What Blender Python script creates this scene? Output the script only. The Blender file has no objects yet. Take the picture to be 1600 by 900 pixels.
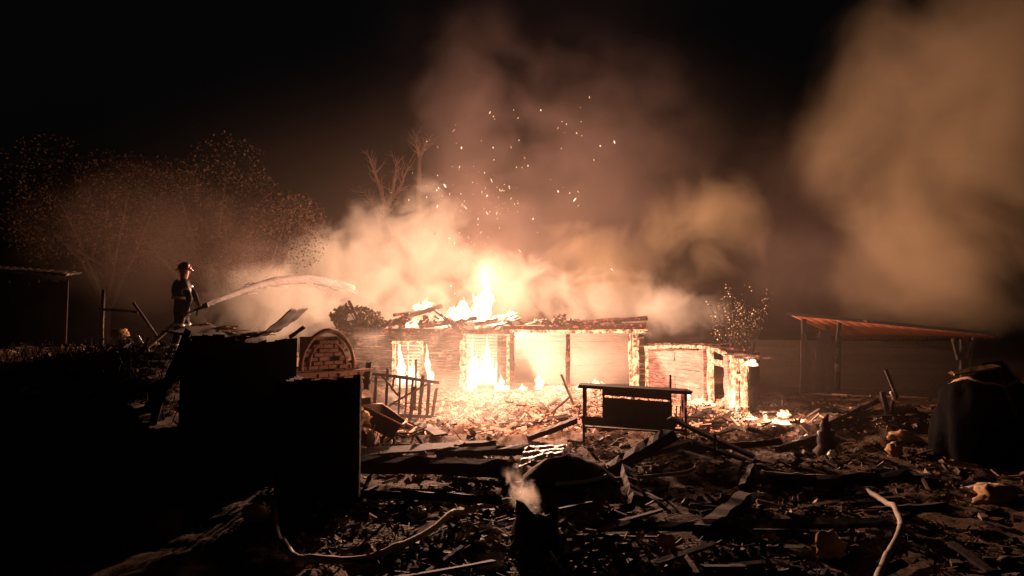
import bpy, bmesh, math, random
import numpy as np
from mathutils import Vector, Matrix, noise as mnoise

random.seed(11)
R = math.radians
S = bpy.context.scene
COL = S.collection

# ------------------------------------------------------------------ camera
F_PX = 1042.0            # focal length in pixels of the 1600 px wide photograph
CAM_H = 2.4
PITCH = math.atan(60 / F_PX)
cam = bpy.data.cameras.new('camera')
cam.sensor_width = 36
cam.lens = 36 * F_PX / 1600
cam.clip_start = 0.1
cam.clip_end = 2000
camo = bpy.data.objects.new('camera', cam)
camo.location = (0, 0, CAM_H)
camo.rotation_euler = (R(90) + PITCH, 0, 0)
COL.objects.link(camo)
S.camera = camo

# ------------------------------------------------------------------ night sky
W = bpy.data.worlds.new('World')
S.world = W
W.use_nodes = True
wn = W.node_tree
bg = wn.nodes['Background']
sky = wn.nodes.new('ShaderNodeTexSky')
sky.sky_type = 'NISHITA'
sky.sun_disc = False
sky.sun_elevation = R(-4)
sky.sun_rotation = R(200)
wn.links.new(sky.outputs[0], bg.inputs[0])
bg.inputs[1].default_value = 0.1

S.view_settings.view_transform = 'Standard'
S.view_settings.look = 'None'
S.view_settings.exposure = 0
S.view_settings.gamma = 1
S.render.engine = 'CYCLES'
c = S.cycles
c.use_denoising = True
c.max_bounces = 5
c.diffuse_bounces = 2
c.glossy_bounces = 2
c.transmission_bounces = 3
c.volume_bounces = 1
c.transparent_max_bounces = 24
c.sample_clamp_indirect = 2.0
c.sample_clamp_direct = 0
c.volume_step_rate = 1.0
c.volume_max_steps = 256

FIRE = (1.0, 0.53, 0.345)
LIGHT_GAIN = 2.3

# ------------------------------------------------------------------ where things stand
def smooth(a, b, x):
    t = max(0.0, min(1.0, (x - a) / (b - a)))
    return t * t * (3 - 2 * t)

def fbm(x, y, z=0.0, o=4):
    return mnoise.fractal(Vector((x, y, z)), 1.0, 2.0, o)

def gz(x, y):
    """height of the ground"""
    z = 1.85 * smooth(-3.9, -6.2, x) * smooth(7.5, 12.0, y) * (1 - 0.6 * smooth(16, 26, y))
    z += 0.42 * math.exp(-((x - 8.3) / 2.3) ** 2 - ((y - 15.5) / 1.5) ** 2)
    z += 0.25 * math.exp(-((x - 1.5) / 4.5) ** 2 - ((y - 19.5) / 2.2) ** 2)
    near = math.exp(-((y - 13) / 12) ** 2)
    z += near * (0.14 * fbm(x * .5, y * .5) + 0.09 * fbm(x * 1.7 + 9, y * 1.7) + 0.03 * fbm(x * 6, y * 6, 3, 3))
    return z

def ray(px, py):
    u, v = (px - 800) / F_PX, (450 - py) / F_PX
    cp, sp = math.cos(PITCH), math.sin(PITCH)
    return Vector((u, cp - v * sp, sp + v * cp))

def P(px, py, Y):
    """the point of the place that the photograph shows at a pixel, Y metres ahead"""
    d = ray(px, py)
    return Vector((0, 0, CAM_H)) + d * (Y / d.y)

def G(px, py, up=0.0):
    """the same on the ground"""
    d = ray(px, py)
    lo = 3.0
    for i in range(900):
        Y = 3.0 + i * 0.05
        p = Vector((0, 0, CAM_H)) + d * (Y / d.y)
        if p.z <= gz(p.x, p.y):
            return Vector((p.x, p.y, gz(p.x, p.y) + up))
    return Vector((p.x, p.y, gz(p.x, p.y) + up))

# ------------------------------------------------------------------ materials
MATS = {}
class NT:
    def __init__(s, name):
        s.m = bpy.data.materials.new(name)
        s.m.use_nodes = True
        s.t = s.m.node_tree
        s.n = s.t.nodes
        s.out = s.n['Material Output']
        s.b = s.n['Principled BSDF']
        MATS[name] = s.m
    def new(s, typ, **kw):
        n = s.n.new(typ)
        for k, v in kw.items():
            setattr(n, k, v)
        return n
    def link(s, a, b):
        s.t.links.new(a, b)
    def noise(s, vec, scale, detail=5, rough=.6, dist=0):
        n = s.new('ShaderNodeTexNoise')
        n.inputs['Scale'].default_value = scale
        n.inputs['Detail'].default_value = detail
        n.inputs['Roughness'].default_value = rough
        n.inputs['Distortion'].default_value = dist
        if vec is not None:
            s.link(vec, n.inputs['Vector'])
        return n.outputs[0]
    def ramp(s, fac, stops):
        n = s.new('ShaderNodeValToRGB')
        e = n.color_ramp.elements
        while len(e) < len(stops):
            e.new(0.5)
        for i, (p, col) in enumerate(stops):
            e[i].position = p
            e[i].color = (*col, 1) if len(col) == 3 else col
        s.link(fac, n.inputs[0])
        return n.outputs[0]
    def math(s, op, a, b=None, c_=None):
        n = s.new('ShaderNodeMath', operation=op)
        for i, v in enumerate((a, b, c_)):
            if v is None:
                continue
            if isinstance(v, (int, float)):
                n.inputs[i].default_value = v
            else:
                s.link(v, n.inputs[i])
        return n.outputs[0]
    def mapping(s, vec, sc):
        n = s.new('ShaderNodeMapping')
        n.inputs['Scale'].default_value = sc
        s.link(vec, n.inputs['Vector'])
        return n.outputs[0]
    def bump(s, h, strength=.5, dist=.02):
        n = s.new('ShaderNodeBump')
        n.inputs['Strength'].default_value = strength
        n.inputs['Distance'].default_value = dist
        s.link(h, n.inputs['Height'])
        s.link(n.outputs[0], s.b.inputs['Normal'])

def wood_mat(name, dark, light, rough=.8, glow=None, glow_cut=.6, scale=1.0, char=None, stretch=(1, 1, 1)):
    t = NT(name)
    geo = t.new('ShaderNodeNewGeometry')
    pos = geo.outputs['Position']
    mp = t.mapping(pos, stretch)
    n1 = t.noise(mp, 9 * scale, 6, .65)
    n2 = t.noise(pos, 2.2 * scale, 4, .6)
    rnd = geo.outputs['Random Per Island']
    oi = t.new('ShaderNodeObjectInfo')
    mixv = t.math('ADD', t.math('MULTIPLY', n1, .6), t.math('MULTIPLY', rnd, .25))
    mixv = t.math('ADD', mixv, t.math('MULTIPLY', oi.outputs['Random'], .15))
    col = t.ramp(mixv, [(.25, dark), (.75, light)])
    if char:
        mk = t.ramp(n2, [(char - .07, (1, 1, 1)), (char + .07, (0, 0, 0))])
        mx = t.new('ShaderNodeMixRGB')
        t.link(mk, mx.inputs[0])
        t.link(col, mx.inputs[1])
        mx.inputs[2].default_value = (.018, .014, .012, 1)
        inv = t.math('SUBTRACT', 1.0, mk)
        t.link(inv, mx.inputs[0])
        col = mx.outputs[0]
    t.link(col, t.b.inputs['Base Color'])
    t.b.inputs['Roughness'].default_value = rough
    t.b.inputs['Specular IOR Level'].default_value = 0 if name == 'shaded_tarp' else .04 if name in ('dark_tarp', 'dark_board', 'wall_dark') else .3 if name in ('helmet_red', 'enamel', 'brass', 'tin_sheet', 'rust_sheet', 'reflective') else .10
    t.bump(n1, .6, .015)
    if glow:
        g = t.noise(mp if stretch != (1, 1, 1) else pos, 7, 6, .7, .4)
        gm = t.ramp(g, [(glow_cut - .06, (0, 0, 0)), (glow_cut + .08, (1, 1, 1))])
        t.link(t.math('MULTIPLY', gm, glow[1]), t.b.inputs['Emission Strength'])
        t.b.inputs['Emission Color'].default_value = (*glow[0], 1)
        t.m.cycles.emission_sampling = 'NONE'
    return t.m

EMB = (1.0, .30, .14)
wood_mat('house_wood', (.20, .16, .14), (.42, .36, .32), glow=(EMB, .9), glow_cut=.6, stretch=(.25, .25, 3), char=.36)
wood_mat('annex_wood', (.12, .08, .07), (.30, .21, .185), glow=((1, .20, .12), 1.5), glow_cut=.54, stretch=(.3, .3, 3))
wood_mat('dimmed_wood', (.09, .075, .065), (.21, .18, .16), glow=(EMB, .6), glow_cut=.62, stretch=(.25, .25, 3))  # house wood darkened to dim the overlit inner walls
wood_mat('burning_wood', (.10, .06, .045), (.30, .17, .12), glow=((1, .42, .2), 2.6), glow_cut=.5)
wood_mat('charred_wood', (.010, .008, .007), (.045, .034, .028), rough=.75, scale=1.6)
wood_mat('charred_red_wood', (.012, .008, .007), (.06, .035, .028), rough=.8, glow=((1, .17, .09), 1.0), glow_cut=.59)
wood_mat('grey_wood', (.07, .052, .04), (.24, .18, .135), rough=.8, char=.42)
wood_mat('pale_wood', (.26, .19, .13), (.52, .40, .29), rough=.75, char=.30)
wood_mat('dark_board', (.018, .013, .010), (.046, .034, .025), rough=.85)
wood_mat('bark', (.10, .06, .045), (.28, .17, .13), rough=.9)
wood_mat('rust_sheet', (.42, .14, .065), (.60, .23, .11), rough=.55, scale=.6)
wood_mat('tin_sheet', (.40, .35, .3), (.66, .58, .5), rough=.5, scale=.7)
wood_mat('dark_tarp', (.02, .016, .014), (.045, .036, .03), rough=.8)
wood_mat('shaded_tarp', (.003, .003, .0035), (.008, .0075, .0075), rough=.85)  # near-black colour stands in for shade on the right-hand heap
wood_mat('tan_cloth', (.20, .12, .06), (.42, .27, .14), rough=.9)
wood_mat('brick', (.13, .065, .045), (.36, .20, .145), rough=.9, scale=2)
wood_mat('mortar', (.10, .08, .065), (.2, .16, .13), rough=.95, scale=2)
wood_mat('plaster', (.34, .27, .22), (.62, .52, .43), rough=.9)
wood_mat('hose_canvas', (.22, .185, .15), (.42, .36, .30), rough=.7, scale=3)
wood_mat('leaf', (.014, .007, .004), (.042, .020, .010), rough=.8)
wood_mat('burnt_leaf', (.012, .012, .006), (.045, .038, .018), rough=.8)
wood_mat('turnout', (.020, .018, .020), (.05, .042, .036), rough=.8)
wood_mat('boot', (.012, .012, .012), (.025, .025, .025), rough=.5)
wood_mat('glove', (.10, .06, .04), (.18, .11, .075), rough=.8)
wood_mat('skin', (.38, .22, .16), (.48, .29, .21), rough=.6)
wood_mat('helmet_red', (.16, .022, .02), (.24, .035, .03), rough=.3)
wood_mat('reflective', (.6, .6, .5), (.8, .8, .7), rough=.3)
wood_mat('brass', (.20, .16, .11), (.40, .33, .23), rough=.35)
wood_mat('enamel', (.6, .58, .52), (.78, .75, .68), rough=.35)
wood_mat('rubber', (.012, .012, .012), (.03, .03, .03), rough=.7)
wood_mat('wall_dark', (.02, .016, .013), (.05, .038, .03), rough=.9)

# loose rubble: every piece its own tone
def rubble_mat(name, stops, glow=None, cut=.55):
    t = NT(name)
    geo = t.new('ShaderNodeNewGeometry')
    n = t.noise(geo.outputs['Position'], 22, 4, .6)
    r = geo.outputs['Random Per Island']
    col = t.ramp(r, stops)
    mx = t.new('ShaderNodeMixRGB', blend_type='MULTIPLY')
    mx.inputs[0].default_value = .8
    t.link(col, mx.inputs[1])
    t.link(t.ramp(n, [(.3, (.35, .35, .35)), (.7, (1, 1, 1))]), mx.inputs[2])
    t.link(mx.outputs[0], t.b.inputs['Base Color'])
    t.b.inputs['Roughness'].default_value = .7
    t.b.inputs['Specular IOR Level'].default_value = .10
    t.bump(n, .5, .01)
    if glow:
        gm = t.ramp(t.math('ADD', t.math('MULTIPLY', n, .6), t.math('MULTIPLY', r, .4)), [(cut - .05, (0, 0, 0)), (cut + .1, (1, 1, 1))])
        t.link(t.math('MULTIPLY', gm, glow[1]), t.b.inputs['Emission Strength'])
        t.b.inputs['Emission Color'].default_value = (*glow[0], 1)
        t.m.cycles.emission_sampling = 'NONE'
    return t.m
rubble_mat('rubble', [(.0, (.02, .014, .010)), (.55, (.07, .042, .027)), (.85, (.17, .10, .062)), (1, (.42, .28, .19))])
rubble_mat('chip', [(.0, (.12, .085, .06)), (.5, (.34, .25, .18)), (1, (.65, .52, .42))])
rubble_mat('straw', [(.0, (.05, .034, .018)), (.6, (.17, .11, .05)), (1, (.36, .25, .13))])
rubble_mat('ember', [(.0, (.02, .016, .013)), (.6, (.10, .06, .045)), (1, (.34, .23, .17))], glow=((1, .27, .13), 2.2), cut=.5)

def soil():
    t = NT('soil')
    geo = t.new('ShaderNodeNewGeometry')
    pos = geo.outputs['Position']
    a = t.noise(pos, 1.3, 6, .65)
    b = t.noise(pos, 14, 6, .7)
    col = t.ramp(t.math('ADD', t.math('MULTIPLY', a, .5), t.math('MULTIPLY', b, .5)),
                 [(.3, (.03, .019, .012)), (.5, (.10, .062, .038)), (.62, (.15, .09, .056)), (.75, (.22, .14, .09))])
    t.link(col, t.b.inputs['Base Color'])
    t.b.inputs['Roughness'].default_value = .85
    t.b.inputs['Specular IOR Level'].default_value = .08
    b2 = t.noise(pos, 45, 4, .7)
    t.bump(t.math('ADD', b, t.math('MULTIPLY', b2, .5)), 1.0, .06)
soil()

def flame_mat():
    t = NT('flame')
    geo = t.new('ShaderNodeNewGeometry')
    tc = t.new('ShaderNodeTexCoord')
    lw = t.new('ShaderNodeLayerWeight')
    lw.inputs[0].default_value = .5
    mp = t.mapping(geo.outputs['Position'], (1, 1, .55))
    n = t.noise(mp, 6.5, 5, .7, .8)
    sep = t.new('ShaderNodeSeparateXYZ')
    t.link(tc.outputs['Generated'], sep.inputs[0])
    core = t.math('SUBTRACT', 1.0, lw.outputs['Facing'])
    core = t.math('POWER', core, .8)
    v = t.math('ADD', core, t.math('MULTIPLY', t.math('SUBTRACT', n, .5), 2.4))
    v = t.math('SUBTRACT', v, t.math('MULTIPLY', sep.outputs[2], .35))
    alpha = t.ramp(v, [(.12, (0, 0, 0)), (.62, (1, 1, 1))])
    col = t.ramp(v, [(.12, (.9, .16, .03)), (.38, (1, .42, .11)), (.62, (1, .70, .34)), (.9, (1, .92, .75))])
    st = t.ramp(v, [(.05, (.12, .12, .12)), (.6, (1, 1, 1))])
    em = t.new('ShaderNodeEmission')
    t.link(col, em.inputs[0])
    t.link(t.math('MULTIPLY', st, 2.6), em.inputs[1])
    tr = t.new('ShaderNodeBsdfTransparent')
    mx = t.new('ShaderNodeMixShader')
    t.link(alpha, mx.inputs[0])
    t.link(tr.outputs[0], mx.inputs[1])
    t.link(em.outputs[0], mx.inputs[2])
    t.link(mx.outputs[0], t.out.inputs['Surface'])
    t.m.cycles.emission_sampling = 'NONE'
flame_mat()

def spark_mat():
    t = NT('spark')
    oi = t.new('ShaderNodeObjectInfo')
    em = t.new('ShaderNodeEmission')
    t.link(t.ramp(oi.outputs['Random'], [(0, (1, .42, .16)), (1, (1, .75, .5))]), em.inputs[0])
    t.link(t.math('MULTIPLY_ADD', oi.outputs['Random'], 2.2, .35), em.inputs[1])
    t.link(em.outputs[0], t.out.inputs['Surface'])
    t.m.cycles.emission_sampling = 'NONE'
spark_mat()

def water_mat():
    t = NT('water')
    geo = t.new('ShaderNodeNewGeometry')
    lw = t.new('ShaderNodeLayerWeight')
    lw.inputs[0].default_value = .5
    mp = t.mapping(geo.outputs['Position'], (1.2, 1.2, 9))
    n = t.noise(mp, 4, 5, .7)
    a = t.math('SUBTRACT', t.math('ADD', t.math('MULTIPLY', n, 1.25), .46), t.math('MULTIPLY', lw.outputs['Facing'], .75))
    t.b.inputs['Base Color'].default_value = (.55, .52, .50, 1)
    t.b.inputs['Roughness'].default_value = .9
    t.b.inputs['Specular IOR Level'].default_value = .05
    t.b.inputs['Subsurface Weight'].default_value = 0
    tl = t.new('ShaderNodeBsdfTranslucent')
    tl.inputs[0].default_value = (.50, .47, .45, 1)
    m1 = t.new('ShaderNodeMixShader')
    m1.inputs[0].default_value = .55
    t.link(t.b.outputs[0], m1.inputs[1])
    t.link(tl.outputs[0], m1.inputs[2])
    tr = t.new('ShaderNodeBsdfTransparent')
    m2 = t.new('ShaderNodeMixShader')
    tc = t.new('ShaderNodeTexCoord')
    sx = t.new('ShaderNodeSeparateXYZ')
    t.link(tc.outputs['Generated'], sx.inputs[0])
    fade = t.ramp(sx.outputs[0], [(.0, (1, 1, 1)), (.45, (.55, .55, .55)), (.92, (.02, .02, .02))])
    t.link(t.math('MULTIPLY', t.ramp(a, [(.05, (0, 0, 0)), (.75, (1, 1, 1))]), fade), m2.inputs[0])
    t.link(tr.outputs[0], m2.inputs[1])
    t.link(m1.outputs[0], m2.inputs[2])
    t.link(m2.outputs[0], t.out.inputs['Surface'])
water_mat()

def smoke_mat(name, dens, nscale, lo, gain, col=(.80, .78, .70), fall=1.0, aniso=.1, stretch=(1, 1, 1), dist=.6, off=0.0):
    """grey smoke: fractal noise thinned towards the rim of its puff; scatters light, gives off none"""
    t = NT(name)
    t.n.remove(t.b)
    geo = t.new('ShaderNodeNewGeometry')
    tc = t.new('ShaderNodeTexCoord')
    ln = t.new('ShaderNodeVectorMath', operation='LENGTH')
    t.link(tc.outputs['Object'], ln.inputs[0])
    rim = t.math('SUBTRACT', 1.0, ln.outputs['Value'])
    mp = t.new('ShaderNodeMapping')
    mp.inputs['Scale'].default_value = stretch
    mp.inputs['Location'].default_value = (off, off * 1.7, off * .6)
    t.link(geo.outputs['Position'], mp.inputs['Vector'])
    v = t.math('MULTIPLY', rim, fall)
    if gain:
        n = t.noise(mp.outputs[0], nscale, 4.5, .58, dist)
        v = t.math('ADD', v, t.math('MULTIPLY', t.math('SUBTRACT', n, .5), gain))
    v = t.math('SUBTRACT', v, lo)
    v = t.math('MAXIMUM', v, 0.0)
    v = t.math('MINIMUM', v, 1.0)
    soft = t.math('MINIMUM', t.math('MAXIMUM', t.math('MULTIPLY', rim, 4), 0), 1.0)
    v = t.math('MULTIPLY', t.math('MULTIPLY', v, soft), dens)
    pv = t.new('ShaderNodeVolumePrincipled')
    pv.inputs['Color'].default_value = (*col, 1)
    pv.inputs['Anisotropy'].default_value = aniso
    t.link(v, pv.inputs['Density'])
    t.link(pv.outputs[0], t.out.inputs['Volume'])
    return t.m

# ------------------------------------------------------------------ mesh helpers
def rv(s=1.0):
    return Vector((random.uniform(-s, s), random.uniform(-s, s), random.uniform(-s, s)))

class MB:
    def __init__(s):
        s.v, s.f, s.sm = [], [], []
    def add(s, vs, fs, smooth_=False):
        o = len(s.v)
        s.v += [tuple(p) for p in vs]
        s.f += [tuple(i + o for i in f) for f in fs]
        s.sm += [smooth_] * len(fs)
    def box(s, ctr, size, rot=None, jit=0.0):
        ctr = Vector(ctr)
        M = rot.to_matrix() if hasattr(rot, 'to_matrix') else (rot or Matrix.Identity(3))
        vs = []
        for x in (-.5, .5):
            for y in (-.5, .5):
                for z in (-.5, .5):
                    vs.append(ctr + M @ (Vector((x * size[0], y * size[1], z * size[2])) + rv(jit)))
        s.add(vs, [(0, 1, 3, 2), (4, 6, 7, 5), (0, 4, 5, 1), (2, 3, 7, 6), (0, 2, 6, 4), (1, 5, 7, 3)])
        return s
    def board(s, p0, p1, w, t, up=(0, 0, 1), seg=5, rough=.12, bow=0.0, ragged=.5):
        """a sawn board from p0 to p1, w across, t thick along up; worn edges, ragged ends"""
        p0, p1 = Vector(p0), Vector(p1)
        d = (p1 - p0)
        L = d.length
        d.normalize()
        up = Vector(up)
        side = d.cross(up)
        if side.length < 1e-4:
            side = d.cross(Vector((1, 0, 0)))
        side.normalize()
        up = side.cross(d).normalized()
        vs, fs = [], []
        bd = rv(1) * bow * L
        for i in range(seg + 1):
            k = i / seg
            c0 = p0 + d * (L * k) + bd * math.sin(math.pi * k)
            for a, b in ((-1, -1), (1, -1), (1, 1), (-1, 1)):
                ww = w * .5 * (1 + random.uniform(-rough, rough))
                tt = t * .5 * (1 + random.uniform(-rough, rough))
                e = Vector()
                if i in (0, seg):
                    e = d * random.uniform(-.5, .5) * w * ragged
                vs.append(c0 + side * a * ww + up * b * tt + e)
        for i in range(seg):
            for j in range(4):
                a, b = i * 4 + j, i * 4 + (j + 1) % 4
                fs.append((a, b, b + 4, a + 4))
        fs.append((3, 2, 1, 0))
        n = seg * 4
        fs.append((n, n + 1, n + 2, n + 3))
        s.add(vs, fs)
        return s
    def tube(s, pts, rads, n=8, rough=0.0, cap=True):
        pts = [Vector(p) for p in pts]
        if isinstance(rads, (int, float)):
            rads = [rads] * len(pts)
        vs, fs = [], []
        prev = None
        for i, p in enumerate(pts):
            d = (pts[min(i + 1, len(pts) - 1)] - pts[max(i - 1, 0)]).normalized()
            if prev is None:
                a = d.cross(Vector((0, 0, 1)))
                if a.length < .05:
                    a = d.cross(Vector((1, 0, 0)))
            else:
                a = prev - d * prev.dot(d)
            a.normalize()
            prev = a
            b = d.cross(a)
            for j in range(n):
                th = 2 * math.pi * j / n
                r = rads[i] * (1 + random.uniform(-rough, rough))
                vs.append(p + (a * math.cos(th) + b * math.sin(th)) * r)
        for i in range(len(pts) - 1):
            for j in range(n):
                a, b = i * n + j, i * n + (j + 1) % n
                fs.append((a, b, b + n, a + n))
        if cap:
            fs.append(tuple(range(n - 1, -1, -1)))
            m = (len(pts) - 1) * n
            fs.append(tuple(range(m, m + n)))
        s.add(vs, fs, True)
        return s
    def lump(s, ctr, rad, sub=2, amp=.25, fr=1.5, rot=None, smooth_=True):
        bm = bmesh.new()
        bmesh.ops.create_icosphere(bm, subdivisions=sub, radius=1)
        off = rv(50)
        ctr = Vector(ctr)
        rad = Vector(rad) if not isinstance(rad, (int, float)) else Vector((rad,) * 3)
        M = rot or Matrix.Identity(3)
        vs = []
        for v in bm.verts:
            k = 1 + amp * mnoise.fractal(v.co * fr + off, 1, 2, 4)
            q = v.co * k
            vs.append(ctr + M @ Vector((q.x * rad.x, q.y * rad.y, q.z * rad.z)))
        s.add(vs, [tuple(x.index for x in f.verts) for f in bm.faces], smooth_)
        bm.free()
        return s
    def sheet(s, fn, nu, nv, thick=0.0, smooth_=True):
        """a grid fn(u, v) -> point, given thickness along z"""
        vs = [Vector(fn(i / nu, j / nv)) for j in range(nv + 1) for i in range(nu + 1)]
        fs = [(j * (nu + 1) + i, j * (nu + 1) + i + 1, (j + 1) * (nu + 1) + i + 1, (j + 1) * (nu + 1) + i) for j in range(nv) for i in range(nu)]
        s.add(vs, fs, smooth_)
        if thick:
            n = len(vs)
            vs2 = [v - Vector((0, 0, thick)) for v in vs]
            s.add(vs2, [tuple(reversed(f)) for f in fs], smooth_)
            o = len(s.v) - 2 * n
            rim = [i for i in range(nu + 1)] + [j * (nu + 1) + nu for j in range(1, nv + 1)] + \
                  [nv * (nu + 1) + i for i in range(nu - 1, -1, -1)] + [j * (nu + 1) for j in range(nv - 1, 0, -1)]
            for a, b in zip(rim, rim[1:] + rim[:1]):
                s.f.append((o + b, o + a, o + a + n, o + b + n))
                s.sm.append(False)
        return s
    def build(s, name, mat, parent=None, base=None):
        off = Vector((0, 0, 0))
        if parent is not None:
            q = parent
            while q is not None:
                off = off + q.location
                q = q.parent
        b = Vector(base) if base is not None else Vector()
        me = bpy.data.meshes.new(name)
        me.from_pydata([(x - off.x - b.x, y - off.y - b.y, z - off.z - b.z) for x, y, z in s.v], [], s.f)
        me.polygons.foreach_set('use_smooth', s.sm)
        me.validate()
        me.materials.append(MATS[mat] if isinstance(mat, str) else mat)
        o = bpy.data.objects.new(name, me)
        o.location = b
        if parent is not None:
            o.parent = parent
        COL.objects.link(o)
        return o

def tag(o, label=None, cat=None, group=None, kind=None):
    if label: o['label'] = label
    if cat: o['category'] = cat
    if group: o['group'] = group
    if kind: o['kind'] = kind
    return o

def thing(name, label, cat, loc=(0, 0, 0), group=None):
    o = bpy.data.objects.new(name, None)
    o.location = loc
    o.empty_display_size = .2
    COL.objects.link(o)
    return tag(o, label, cat, group)

def solo(mb, name, mat, label, cat, group=None, base=None):
    if base is None:
        n = len(mb.v)
        base = (sum(p[0] for p in mb.v) / n, sum(p[1] for p in mb.v) / n, min(p[2] for p in mb.v))
    return tag(mb.build(name, mat, None, base), label, cat, group, 'thing')

def lamp(name, loc, power, radius, parent, col=FIRE):
    l = bpy.data.lights.new(name, 'POINT')
    l.energy = power * LIGHT_GAIN
    l.color = col
    l.shadow_soft_size = radius
    o = bpy.data.objects.new(name, l)
    off = Vector()
    q = parent
    while q is not None:
        off = off + q.location
        q = q.parent
    o.location = Vector(loc) - off
    o.parent = parent
    COL.objects.link(o)
    return o

# ------------------------------------------------------------------ ground
def axis(segs):
    out = []
    for a, b, st in segs:
        n = max(1, int(round((b - a) / st)))
        out += [a + (b - a) * i / n for i in range(n)]
    return out + [segs[-1][1]]
gx = axis([(-400, -60, 40), (-60, -16, 4), (-16, -7, .3), (-7, 10, .09), (10, 18, .3), (18, 60, 4), (60, 400, 40)])
gy = axis([(-60, 0, 10), (0, 4.5, .5), (4.5, 12, .075), (12, 26, .13), (26, 40, 1), (40, 600, 40)])
gv = [(x, y, gz(x, y)) for y in gy for x in gx]
nx = len(gx)
gf = [(j * nx + i, j * nx + i + 1, (j + 1) * nx + i + 1, (j + 1) * nx + i) for j in range(len(gy) - 1) for i in range(nx - 1)]
mb = MB(); mb.add(gv, gf, True)
tag(mb.build('ground', 'soil'), kind='structure')

# ------------------------------------------------------------------ flames (each carries its own light)
def flame(p, h, w, tongues=3, power=0, lz=.5, radius=.25, label=None, seed=0, lean=0.0, depth=None, group=None):
    random.seed(1000 + seed)
    p = Vector(p)
    m = MB()
    for k in range(tongues):
        kk = (k + .5) / tongues - .5
        hh = h * (1 - .55 * abs(kk) * 2 * random.uniform(.5, 1)) if tongues > 1 else h
        if k != tongues // 2:
            hh *= random.uniform(.55, .9)
        ww = w / tongues * random.uniform(.55, .8) if tongues > 1 else w * .5
        b = p + Vector((kk * w * .9, random.uniform(-.12, .12) * (depth or w), 0))
        rings, n = 16, 14
        ph, vs, fs = rv(40), [], []
        for i in range(rings + 1):
            t_ = i / rings
            prof = (math.sin(math.pi * min(1, t_ * .8 + .18)) ** .8) * (1 - t_ ** 3)
            c0 = b + Vector((lean * hh * t_ ** 1.4 + .16 * ww * 2 * mnoise.noise(ph + Vector((0, 0, t_ * 3))) * 1.6, .1 * mnoise.noise(ph + Vector((5, 0, t_ * 3))), hh * t_))
            for j in range(n):
                th = 2 * math.pi * j / n
                dr = Vector((math.cos(th), math.sin(th), 0))
                r = ww * max(.01, prof) * (1 + .8 * mnoise.fractal(ph + dr * 1.3 + Vector((0, 0, t_ * 4.5)), 1, 2, 3))
                vs.append(c0 + dr * r + Vector((0, 0, .16 * hh * mnoise.noise(ph + dr * 2 + Vector((9, 0, t_ * 2))) * t_)))
        for i in range(rings):
            for j in range(n):
                a, b2 = i * n + j, i * n + (j + 1) % n
                fs.append((a, b2, b2 + n, a + n))
        fs.append(tuple(range(n - 1, -1, -1)))
        fs.append(tuple(range(rings * n, rings * n + n)))
        m.add(vs, fs, True)
    o = solo(m, 'flame', 'flame', label, 'flame', group or 'flames of the burning house', base=p)
    if power:
        lamp('flame_light', p + Vector((0, -.05, h * lz)), power, radius, o)
    return o

# ------------------------------------------------------------------ the log house
HY = 24.0
def HX(px, Y=HY): return (px - 800) / F_PX * Y
house = thing('log_house', 'low burning log house with collapsed roof and open veranda', 'house', (0, HY, 0))
random.seed(5)
rows = 17
rh = 2.16 / rows
win = (HX(617), HX(660), .30, 1.80)
door = (HX(727), HX(797), .02, 2.14)
x_l, x_r = HX(556), HX(800)
def wall_row(xa, xb, y, z, mat, parent, name='log'):
    m = MB()
    m.tube([(xa + (xb - xa) * i / 4, y + random.uniform(-.012, .012), z + random.uniform(-.006, .006)) for i in range(5)], rh * .54, 8, .05)
    return m.build(name, mat, parent)
for r in range(rows):
    z = .02 + rh * (r + .5)
    spans = [(x_l, x_r)]
    for (a, b, z0, z1) in (win, door):
        if z0 - .02 < z < z1:
            ns = []
            for s0, s1 in spans:
                if a > s0 and b < s1:
                    ns += [(s0, a), (b, s1)]
                else:
                    ns.append((s0, s1))
            spans = ns
    for s0, s1 in spans:
        if s1 - s0 > .05:
            wall_row(s0, s1, HY, z, 'house_wood', house)
# back wall seen through the door and the veranda, and the end walls
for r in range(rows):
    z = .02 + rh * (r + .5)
    wall_row(-5.4, .1, HY + 2.6, z, 'dimmed_wood', house)
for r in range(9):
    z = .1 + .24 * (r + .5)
    m = MB(); m.board((.02, HY + .2, z), (.02, HY + 2.5, z), .235, .06, (1, 0, 0), 5, .06); m.build('plank', 'dimmed_wood', house)
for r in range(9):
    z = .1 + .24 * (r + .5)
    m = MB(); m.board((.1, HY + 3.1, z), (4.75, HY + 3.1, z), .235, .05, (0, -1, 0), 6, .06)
    m.build('plank', 'dimmed_wood', house)
for r in range(9):
    z = .1 + .24 * (r + .5)
    m = MB(); m.board((x_l, HY + .15, z), (x_l, HY + 3.1, z), .235, .05, (-1, 0, 0), 5, .06)
    m.build('plank', 'house_wood', house)
    m = MB(); m.board((4.72, HY + .25, z), (4.72, HY + 3.05, z), .235, .05, (1, 0, 0), 5, .06)
    m.build('plank', 'house_wood', house)
# window
m = MB()
wy = HY - .1
for a, b in (((win[0], wy, win[2]), (win[0], wy, win[3])), ((win[1], wy, win[2]), (win[1], wy, win[3])),
             ((win[0] - .07, wy - .01, win[3] + .03), (win[1] + .07, wy - .01, win[3] + .03)), ((win[0] - .09, wy - .01, win[2] - .03), (win[1] + .09, wy - .01, win[2] - .03))):
    m.board(a, b, .11, .07, (0, -1, 0), 5, .12)
wo = m.build('window', 'burning_wood', house)
m = MB(); m.board(((win[0] + win[1]) / 2, wy + .03, win[2] + .05), ((win[0] + win[1]) / 2, wy + .03, win[3] - .04), .05, .04, (0, -1, 0), 5, .1)
m.build('sash', 'burning_wood', wo)
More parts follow.
